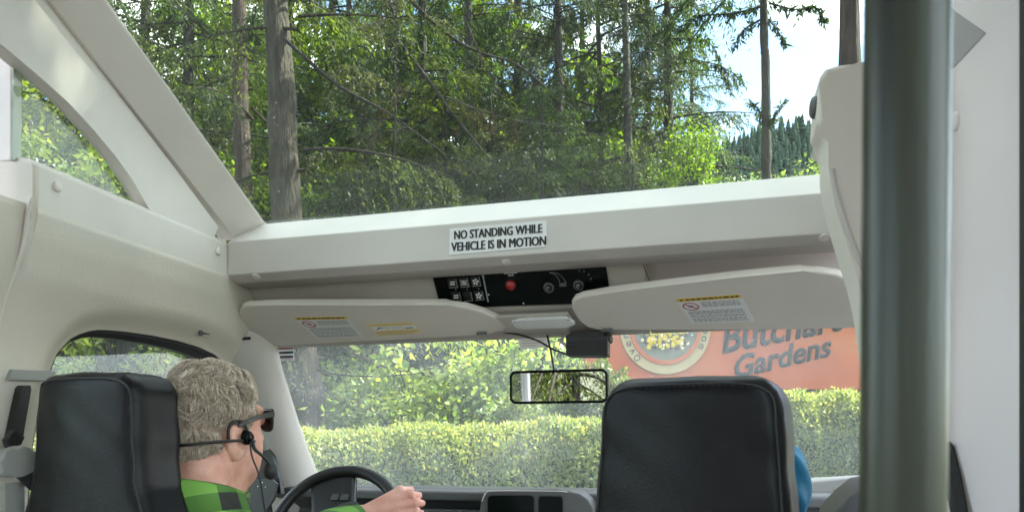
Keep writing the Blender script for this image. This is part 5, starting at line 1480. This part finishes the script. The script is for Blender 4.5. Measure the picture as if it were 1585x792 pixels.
# mid-distance trees in the gap on the right
for n_, (x, D, s_, k, m) in enumerate(sorted(((1225, 36, .92, 'fir', 'needle_b'), (1262, 44, 1.16, 'cedar', 'needle'), (1150, 46, 1.05, 'fir', 'needle_b'), (1300, 38, .95, 'fir', 'needle'), (1118, 40, 1.0, 'cedar', 'needle_b'), (1195, 50, 1.2, 'hemlock', 'needle')))):
    tree('distant_conifer', 'distant conifer below the white cloud, %s from the left' % ORD[n_], k, x, D, m, 'bark_dark', None, None, 16, s_, group='distant conifers in the sky gap')
# broad-leaved trees
tree('maple_tree', 'glowing yellow-green maple between the dark trunk and the sky gap', 'maple_tuft', 1066, 13.5, 'maple', 'bark_dark', None, 8, 7, .82, .4, 'maples at the forest edge', lift=5.0)
tree('maple_tree', 'smaller bright green maple low left of the bare trunk', 'maple_tuft', 1105, 15, 'maple', 'bark_dark', None, 6, 6.0, .75, 1.4, 'maples at the forest edge', lift=4.3)
tree('maple_tree', 'yellow-green maple outside the left side window', 'maple', 70, 10.5, 'needle_b', 'bark_dark', None, 8, 5, 1.0, 2.2, 'maples at the forest edge')
tree('maple_tree', 'green maple behind the thickest conifer trunk', 'maple', 335, 16.5, 'maple', 'bark_dark', None, 8, 6, 1.5, 3.1, 'maples at the forest edge')
tree('maple_tree', 'green maple deep in the forest right of the thickest trunk', 'maple', 640, 16, 'maple', 'bark_dark', None, 8, 6, 1.35, 5.1, 'maples at the forest edge')
tree('maple_tree', 'green maple reaching over the driver door window', 'maple', 190, 8.2, 'shrub', 'bark_dark', None, 8, 5, .8, 4.1, 'maples at the forest edge')
for x, D, s_, w_ in ((560, 19, 1.7, 'behind the pale thin trunk'), (780, 20, 1.8, 'behind the dim middle trunk'), (250, 20, 1.8, 'behind the roof frame'), (900, 23, 1.8, 'behind the thin dark trunk'), (440, 21, 1.9, 'hidden behind the thickest trunk')):
    tree('maple_tree', 'sunlit green maple deep in the forest, ' + w_, 'maple', x, D, 'maple', 'bark_dark', None, 8, 6, s_, None, 'maples at the forest edge', lift=1.5)
for w_, (x_, y_, k, m, s_) in zip(('broad maple nearest the right side of the van', 'second broad tree right of the van', 'dark cedar straight behind the van', 'round tree behind the van on the left', 'tall fir far behind the van', 'fir behind the van on the right', 'cedar left of the van', 'maple farthest behind the van'), ((6.0, 3.1, 'maple', 'maple', 2.0), (7.2, 4.6, 'maple', 'shrub', 2.2), (-1.9, -9, 'cedar', 'needle_b', .9), (-4.4, -12, 'maple', 'shrub', 1.2), (-2.6, -11, 'fir', 'needle_b', 1.0), (3.5, -9, 'fir', 'needle', 1.0), (-8, -2, 'cedar', 'needle_b', .9), (1.0, -12, 'maple', 'maple', 1.3))):  # first two are added out of view to keep sun off the cab
    tree('roadside_tree', w_ + ', outside the direct view', k, 0, 0, m, 'bark_dark', None, None, 14 if 'maple' not in k else 5, s_, group='roadside trees outside the direct view', xy=(x_, y_))
for x, D, s_, w_ in ((1235, 30, 2.05, 'right of the bare trunk'), (1272, 34, 2.2, 'beside the right pillar cover'), (1150, 33, 2.1, 'left of the bare trunk')):
    tree('distant_tree', 'distant round-crowned green tree under the cloud, ' + w_, 'maple', x, D, 'laurel', 'bark_dark', None, None, 5, s_, None, 'distant broad trees in the sky gap')
# shrubs
slab = 'loose sunlit shrub growing between the hedge and the forest'
for n_, (x, D, k, m, s_) in enumerate(sorted(((600, 10.2, 'shrub', 'shrub', 1.25), (625, 9.8, 'laurel', 'laurel', 1.2), (665, 8.9, 'shrub', 'shrub', 1.15), (690, 9.6, 'laurel', 'shrub', 1.4), (735, 8.9, 'shrub', 'laurel', 1.2), (790, 9.5, 'laurel', 'laurel', 1.4),
                      (845, 9.0, 'shrub', 'shrub', 1.05), (430, 10.5, 'shrub', 'laurel', 1.1), (545, 11.5, 'shrub', 'maple', 1.4), (610, 12, 'shrub', 'shrub', 1.5), (360, 9.5, 'laurel', 'laurel', 1.1), (260, 9, 'shrub', 'shrub', 1.2), (180, 8.5, 'laurel', 'laurel', 1.2), (100, 8.0, 'shrub', 'shrub', 1.2)))):
    foot = at_d(x, HZ, D); foot.z = 0
    r_ = thing('shrub', 'loose sunlit shrub between hedge and forest, %s from the left' % ORD[n_], 'shrub', foot, 'shrubs behind the hedge')
    b, l = crown_meshes(k, m, 'bark_dark')
    M_ = Matrix.Rotation(R0.uniform(0, 6.28), 4, 'Z') @ Matrix.Diagonal((s_, s_, s_, 1))
    child('stems', b, r_, M_, 'stuff'); child('foliage', l, r_, M_)
# drooping bare limbs of the big conifer and dead branches higher up
def limb_px(pts, D, r0, parent, m='bark_dark'):
    P = bez([at_d(x, y, D + k * .04) for k, (x, y) in enumerate(pts)], 30)
    me = tube_me(P, list(np.linspace(r0, r0 * .3, len(P))), 6); me.transform(Matrix.Translation(-Vector(parent.location))); me.materials.append(MT[m])
    return child('bare_limb', me, parent, Matrix.Identity(4))
limb_px([(488, 520), (525, 535), (560, 552), (600, 569), (650, 577), (705, 575)], 8.9, .022, t1)
limb_px([(490, 572), (530, 580), (580, 582), (650, 577), (690, 566)], 8.9, .016, t1)
limb_px([(520, 500), (580, 525), (640, 545), (700, 560), (760, 566)], 9.0, .018, t1)
limb_px([(500, 600), (530, 625), (560, 636), (620, 646)], 8.8, .014, t1, 'bark_grey')
limb_px([(440, 60), (520, 130), (600, 175), (690, 240)], 9.0, .028, t1)
t9 = tree('dead_snag', 'slender leaning snag with bare diagonal limbs across the roof glass', 'stub', 610, 11.5, 'needle_pale', 'bark_grey', [(610, 640), (612, 200), (615, -40)], 8, 12, .9, 1.2, cat='tree')
limb_px([(617, -20), (660, 25), (705, 62), (745, 82), (800, 100), (850, 140)], 11.3, .035, t9, 'bark_grey')
limb_px([(614, 60), (660, 120), (700, 175), (740, 225), (790, 285), (840, 330)], 11.2, .03, t9)
limb_px([(690, 150), (740, 170), (800, 187), (880, 198), (950, 215)], 11.0, .014, t9, 'bark_spot')
limb_px([(720, 30), (750, 100), (775, 150), (800, 175)], 11.0, .015, t9)
t7x = [o for o in bpy.data.objects if o.get('label', '').startswith('conifer with a straight bare trunk')][0]

def twig(pts, D, parent, seed, n=60, leafL=.13):
    """a needled twig along photo points"""
    r = np.random.default_rng(seed)
    P = np.array([tuple(p) for p in bez([at_d(x, y, D) for x, y in pts], 24)])
    i = r.integers(1, len(P), n); base = P[i] + r.normal(0, .02, (n, 3))
    d = unit(unit(P[np.minimum(i, len(P) - 1)] - P[i - 1]) * .5 + r.normal(0, .6, (n, 3)) + np.array([0, 0, -.5]))
    v, q = leaf_quads(base, d, unit(np.array([0, 0, 1.]) + r.normal(0, .4, (n, 3))), leafL * r.uniform(.6, 1.4, n), .04 * r.uniform(.7, 1.3, n))
    v = v - np.array(tuple(parent.location)); me = mesh_np('twig', v, q); me.materials.append(MT['needle'])
    child('twig', me, parent, Matrix.Identity(4), 'stuff')
    me2 = tube_me([Vector(p) - Vector(parent.location) for p in P], list(np.linspace(.02, .006, len(P))), 5); me2.materials.append(MT['bark_dark'])
    child('bare_limb', me2, parent, Matrix.Identity(4))
twig([(1188, 195), (1200, 178), (1212, 160)], 12.9, t7x, 1, 70)
twig([(1183, 185), (1170, 165), (1160, 158)], 13.0, t7x, 2, 60)
twig([(1180, 10), (1130, 22), (1085, 25), (1050, 45)], 12.8, t7x, 3, 190)
twig([(1190, 5), (1230, 15), (1262, 12), (1275, 30)], 12.8, t7x, 4, 170)
twig([(1190, 30), (1205, 50), (1215, 68)], 12.9, t7x, 5, 70)
twig([(1178, 30), (1150, 48), (1135, 75)], 12.9, t7x, 6, 80)
t6 = [o for o in bpy.data.objects if o.get('label', '').startswith('conifer with a broad dark trunk')][0]
twig([(1040, 90), (1085, 95), (1120, 105), (1150, 125)], 15.8, t6, 7, 170, .17)
twig([(1040, 60), (1075, 60), (1105, 75), (1130, 140)], 15.8, t6, 8, 170, .17)

# ---- hedges
def hedge(name, label, path, hts, thick, n, seed, new_share=.3, leaf=.05):
    """path: foot points; hts: heights; rounded top"""
    r = np.random.default_rng(seed)
    A = np.array([tuple(p) for p in path], float); Hh = np.array(hts, float)
    foot = Vector(A.mean(0)); foot.z = 0
    root = thing(name, label, 'hedge', foot, 'clipped hedges in front of the forest')
    t = np.linspace(0, 1, len(A))
    def P_(u):
        return np.stack([np.interp(u, t, A[:, k]) for k in range(2)], -1)
    def T_(u): return unit(P_(np.minimum(u + .01, 1)) - P_(np.maximum(u - .01, 0)))
    def surf(u, a):
        """a in 0..pi over the cross-section, near side to far side"""
        p = P_(u); tt = T_(u); nrm = np.stack([tt[:, 1], -tt[:, 0]], -1)       # towards the road
        h = np.interp(u, t, Hh)
        ca, sa = np.cos(a), np.sin(a)
        ex = np.sign(ca) * np.abs(ca) ** .55; ez = np.abs(sa) ** .55
        bumpy = 1 + .035 * np.sin(u * 37 + a * 3) + .03 * np.sin(u * 83 + 1.3) * np.cos(a * 5) + .02 * np.sin(u * 151 + a * 9)
        xy = p + nrm * (ex * thick / 2 * bumpy)[:, None]
        return np.stack([xy[:, 0], xy[:, 1], .03 + ez * (h - .03) * (1 + .25 * (bumpy - 1))], -1), np.stack([nrm[:, 0] * ex, nrm[:, 1] * ex, ez * .9], -1)
    # dark core
    nu, na = 60, 16; U, Aa = np.meshgrid(np.linspace(0, 1, nu), np.linspace(0.0, math.pi, na), indexing='ij')
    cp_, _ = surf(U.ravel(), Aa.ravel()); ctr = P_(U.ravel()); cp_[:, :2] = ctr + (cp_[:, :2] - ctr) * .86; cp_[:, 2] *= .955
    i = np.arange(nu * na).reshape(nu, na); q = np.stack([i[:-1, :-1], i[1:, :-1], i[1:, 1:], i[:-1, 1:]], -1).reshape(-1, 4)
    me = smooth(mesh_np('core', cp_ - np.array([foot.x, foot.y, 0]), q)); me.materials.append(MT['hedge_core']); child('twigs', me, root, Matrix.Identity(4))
    def leaves(nn, amin, amax, L, out_, m, nm):
        u = r.random(nn); a = amin + (amax - amin) * r.random(nn)
        p, nr = surf(u, a); nr = unit(nr); depth = r.random(nn) ** 2 * .10
        p = p - nr * depth[:, None] + r.normal(0, .012, p.shape) + nr * out_
        D = unit(nr * .8 + r.normal(0, .65, p.shape) + np.array([0, 0, .35]))
        v, q2 = leaf_quads(p, D, unit(nr + r.normal(0, .6, p.shape)), L * r.uniform(.55, 1.3, nn), L * .55 * r.uniform(.7, 1.3, nn), .15)
        me = mesh_np(nm, v - np.array([foot.x, foot.y, 0]), q2); me.materials.append(MT[m]); child(nm, me, root, Matrix.Identity(4))
    leaves(n, 0.02, 2.4, leaf, 0.0, 'hedge', 'foliage')
    leaves(int(n * new_share), .78, 2.3, leaf * .95, .02, 'hedge_new', 'new_growth')
    return root
def gp(x, D): p = at_d(x, HZ, D); p.z = 0; return p
def hh(y, D): return EYE + (HZ - y) / F * D - .065
hedge('hedge', 'long round-topped yellow-green hedge right across the lower windshield', [gp(x, D) for x, D in ((-120, 7.2), (150, 6.8), (420, 6.3), (650, 6.0), (920, 5.8), (1110, 5.8))], [hh(672, 7.2), hh(668, 6.8), hh(662, 6.3), hh(653, 6.0), hh(642, 5.8), hh(636, 5.8)], 1.3, 105000, 21, .22, .040)
hedge('hedge', 'flat-topped clipped hedge in front of the red sign, right of the seat', [gp(x, D) for x, D in ((1090, 7.4), (1250, 7.2), (1400, 7.0), (1620, 6.8))], [hh(606, 7.4), hh(602, 7.2), hh(600, 7.0), hh(598, 6.8)], 1.2, 55000, 22, .16, .036)
# mound of clipped shrub left of the sign
def mound(label, x, D, ytop, rpx, n, seed):
    r = np.random.default_rng(seed); c = gp(x, D); rx = rpx / F * D; hz_ = hh(ytop, D)
    root = thing('mound_shrub', label, 'shrub', c, 'clipped mounds by the sign')
    u = unit(r.normal(size=(n, 3))); u[:, 2] = np.abs(u[:, 2])
    ez = np.abs(u[:, 2]) ** .7
    p = np.stack([u[:, 0] * rx, u[:, 1] * rx * .8, ez * hz_], -1) * (1 + .03 * np.sin(u[:, 0:1] * 17) + .03 * np.cos(u[:, 1:2] * 21)) * (1 - .08 * r.random((n, 1)) ** 2)
    D_ = unit(u + r.normal(0, .7, p.shape)); v, q = leaf_quads(p, D_, unit(u + r.normal(0, .5, p.shape)), .05 * r.uniform(.6, 1.3, n), .03 * r.uniform(.7, 1.3, n), .15)
    me = mesh_np('foliage', v, q); me.materials.append(MT['hedge']); child('foliage', me, root, Matrix.Identity(4))
    bm = bmesh.new(); bmesh.ops.create_icosphere(bm, subdivisions=3, radius=1)
    for vv in bm.verts: vv.co = Vector((vv.co.x * rx * .88, vv.co.y * rx * .7, max(0, abs(vv.co.z) ** .7 * math.copysign(1, vv.co.z)) * hz_ * .92))
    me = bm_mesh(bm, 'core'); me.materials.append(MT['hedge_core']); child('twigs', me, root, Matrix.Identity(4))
mound('rounded clipped shrub at the left foot of the red sign', 925, 7.4, 556, 92, 16000, 31)
mound('low rounded clipped shrub behind the mirror', 800, 7.9, 612, 70, 9000, 32)

# ---- entrance sign
SD = 8.4
sn_ = Vector((SY, -CY, 0))                                  # faces back along the lens axis, turned a little
sn_ = (Matrix.Rotation(rad(4), 3, 'Z') @ sn_).normalized()
S0 = at_d(1030, 510, SD)
def on_s(x, y, e=0.0): return at_p(x, y, S0, sn_) + sn_ * e
sgn = thing('entrance_sign', 'orange-red entrance sign with dark lettering and a round flower medallion', 'sign', gp(1130, SD))
MT['sign_red'] = mat('sign_orange_red', (0.34, 0.066, 0.024), 0.6, vscale=1.4, col2=(0.42, 0.12, 0.038), bump=.2, bscale=40)
MT['sign_blue'] = mat('sign_lettering', (0.009, 0.013, 0.019), 0.7)
MT['sign_cream'] = mat('sign_ring_cream', (0.36, 0.29, 0.16), 0.6, var=.06)
MT['sign_pink'] = mat('sign_disc_ground', (0.09, 0.11, 0.085), 0.6, vscale=5, col2=(0.17, 0.17, 0.14))
brd = obj('board', slab_me([on_s(x, y) for x, y in ((905, 600), (1330, 602), (1480, 606), (1480, 452), (1300, 444), (1100, 440), (905, 446))], -sn_, 0.08, 0.012, 2), 'sign_red', sgn)
for x in (960, 1200, 1420):
    a = on_s(x, 600, -.06); obj('post', box_me((a.x, a.y, a.z / 2), (.09, .09, a.z), .008), 'bark_red', sgn)
sx_ = (on_s(1100, 510) - on_s(1000, 510)).normalized(); sz_ = Vector((0, 0, 1))
mcn = on_s(1029, 508, 0.0)
def disc_me(r0, r1, th, e, n=64):
    V = []; Fs = []
    for k in range(n):
        a = 2 * math.pi * k / n; d = sx_ * math.cos(a) + sz_ * math.sin(a)
        V += [mcn + d * r1 + sn_ * e, mcn + d * r1 + sn_ * (e + th), mcn + d * max(r0, .001) + sn_ * (e + th), mcn + d * max(r0, .001) + sn_ * e]
    for k in range(n):
        j = (k + 1) % n
        for i in range(4): Fs.append((k * 4 + i, k * 4 + (i + 1) % 4, j * 4 + (i + 1) % 4, j * 4 + i))
    return smooth(mesh_py('ring', V, Fs), 40)
pr_ = SD / F
md_ = obj('medallion', disc_me(0, 71 * pr_, .03, 0.0), 'sign_cream', sgn)
obj('inner_ring', disc_me(50 * pr_, 56.5 * pr_, .015, .03), 'sign_red', md_)
obj('flower_ground', disc_me(0, 50 * pr_, .006, .03), 'sign_pink', md_)
r = np.random.default_rng(77); nfl = 950
fx = r.normal(-3, 21, nfl); fy = r.normal(4, 22, nfl); k = (fx ** 2 + fy ** 2 < 43 ** 2) & (fy > -32); fx, fy = fx[k], fy[k]
def petals(sel, rp, m, nm, e):
    V = []; Fs = []
    for a, b in zip(fx[sel], fy[sel]):
        c_ = mcn + sx_ * (a * pr_) + sz_ * (b * pr_) + sn_ * (e + r.uniform(0, .02)); s0 = len(V); R_ = rp * r.uniform(.6, 1.3); ph = r.uniform(0, 6)
        V.append(c_ + sn_ * .006)
        for q in range(10):
            an = ph + q * math.pi / 5; V.append(c_ + (sx_ * math.cos(an) + sz_ * math.sin(an)) * (R_ * (1 if q % 2 else .62)))
        Fs += [(s0, s0 + 1 + q, s0 + 1 + (q + 1) % 10) for q in range(10)]
    o = obj(nm, mesh_py(nm, V, Fs), m, md_); o['kind'] = 'stuff'
n_ = len(fx)
petals(np.arange(n_) % 3 == 0, .028, mat('flower_dark', (.06, .035, .05), .6), 'dark_blooms', .037)
petals(np.arange(n_) % 3 == 1, .026, mat('flower_yellow', (.55, .40, .015), .55), 'yellow_blooms', .047)
petals(np.arange(n_) % 6 == 2, .022, mat('flower_leaf', (.12, .16, .05), .6), 'leaves', .04)
petals(np.arange(n_) % 6 == 5, .020, mat('flower_pale', (.62, .58, .40), .6), 'pale_blooms', .045)
# lettering round the ring, letter by letter
word = 'Over 100 Years in Bloom'
for i, ch in enumerate(word):
    if ch == ' ': continue
    a = rad(226 - i * 11.5); rc = 63.5 * pr_
    ctr = mcn + (sx_ * math.cos(a) + sz_ * math.sin(a)) * rc + sn_ * .0305
    up_ = sx_ * math.cos(a) + sz_ * math.sin(a); rt_ = sx_ * math.sin(a) - sz_ * math.cos(a)
    wch, hch = (9 if ch in 'Oow' else 5.5 if ch in 'r1i' else 7.5) * pr_, (11 if (ch.isupper() or ch.isdigit()) else 8) * pr_
    obj('lettering', text_me(ch, ctr - rt_ * wch / 2 - up_ * 5 * pr_, rt_ * wch, up_ * hch, .004, .0), 'sign_blue', md_)
def sign_word(s, x0, y0, x1, y1, hpx, sl=5):
    a, b, c_ = on_s(x0, y0, .001), on_s(x1, y1, .001), on_s(x0 + sl, y0 - hpx, .001)
    obj('lettering', text_me(s, a, b - a, c_ - a, .010, .022), 'sign_blue', sgn)
sign_word('Butchart', 1118, 548, 1302, 512, 48)
sign_word('Gardens', 1134, 587, 1284, 552, 37)

# ---- hill and its far woods
def hill():
    n = 60; xs = np.linspace(700, 2300, n); V = []; Fs = []
    for i, x in enumerate(xs):
        yt = np.interp(x, [700, 950, 1100, 1190, 1240, 1290, 1400, 1700, 2300], [330, 285, 240, 205, 198, 200, 190, 230, 330]) + 2 * math.sin(x * .05)
        for k in range(8):
            f_ = k / 7; D = 420 + 480 * f_; y = HZ - (HZ - yt - 6) * f_ ** 1.1
            V.append(at_d(x, y, D))
    for i in range(n - 1):
        for k in range(7): Fs.append((i * 8 + k, (i + 1) * 8 + k, (i + 1) * 8 + k + 1, i * 8 + k + 1))
    return V, smooth(mesh_py('hill', V, Fs))
hv, hm_ = hill()
tag(obj('hill', hm_, mat('hill_green', (.018, .036, .026), 1.0, var=.3, vscale=.02, spec=0.0)), None, None, kind='structure')
r = np.random.default_rng(3); HVa = np.array([tuple(v) for v in hv]).reshape(60, 8, 3); NT = 8500
i = r.uniform(0, 58.99, NT); k = 6.999 * (1 - r.random(NT) ** 1.6 * .75); i0, k0 = i.astype(int), k.astype(int); fi, fk = (i - i0)[:, None], (k - k0)[:, None]
base = HVa[i0, k0] * (1 - fi) * (1 - fk) + HVa[i0 + 1, k0] * fi * (1 - fk) + HVa[i0, k0 + 1] * (1 - fi) * fk + HVa[i0 + 1, k0 + 1] * fi * fk
ht = r.uniform(11, 22, NT); V = []; 
tv = []; tq = []
for tier in range(4):
    z0 = .12 + .22 * tier; w_ = (.24 - .05 * tier)
    for s_ in range(6):
        a = s_ * math.pi / 3 + tier * .5
        a2 = a + math.pi / 3
        p0 = base + np.stack([np.cos(a) * w_ * ht * r.uniform(.7, 1.2, NT), np.sin(a) * w_ * ht * r.uniform(.7, 1.2, NT), z0 * ht], -1)
        p1 = base + np.stack([np.cos(a2) * w_ * ht, np.sin(a2) * w_ * ht, z0 * ht], -1); p2 = base + np.stack([0 * ht, 0 * ht, (z0 + .36) * ht], -1)
        tv.append(np.stack([p0, p1, p2], 1).reshape(-1, 3))
tv = np.concatenate(tv); 
fw = tag(obj('far_woods', mesh_np('far_woods', tv, np.arange(len(tv)).reshape(-1, 3)), 'far'), 'dark conifer woods covering the distant hill under the clouds', 'woods', kind='stuff')
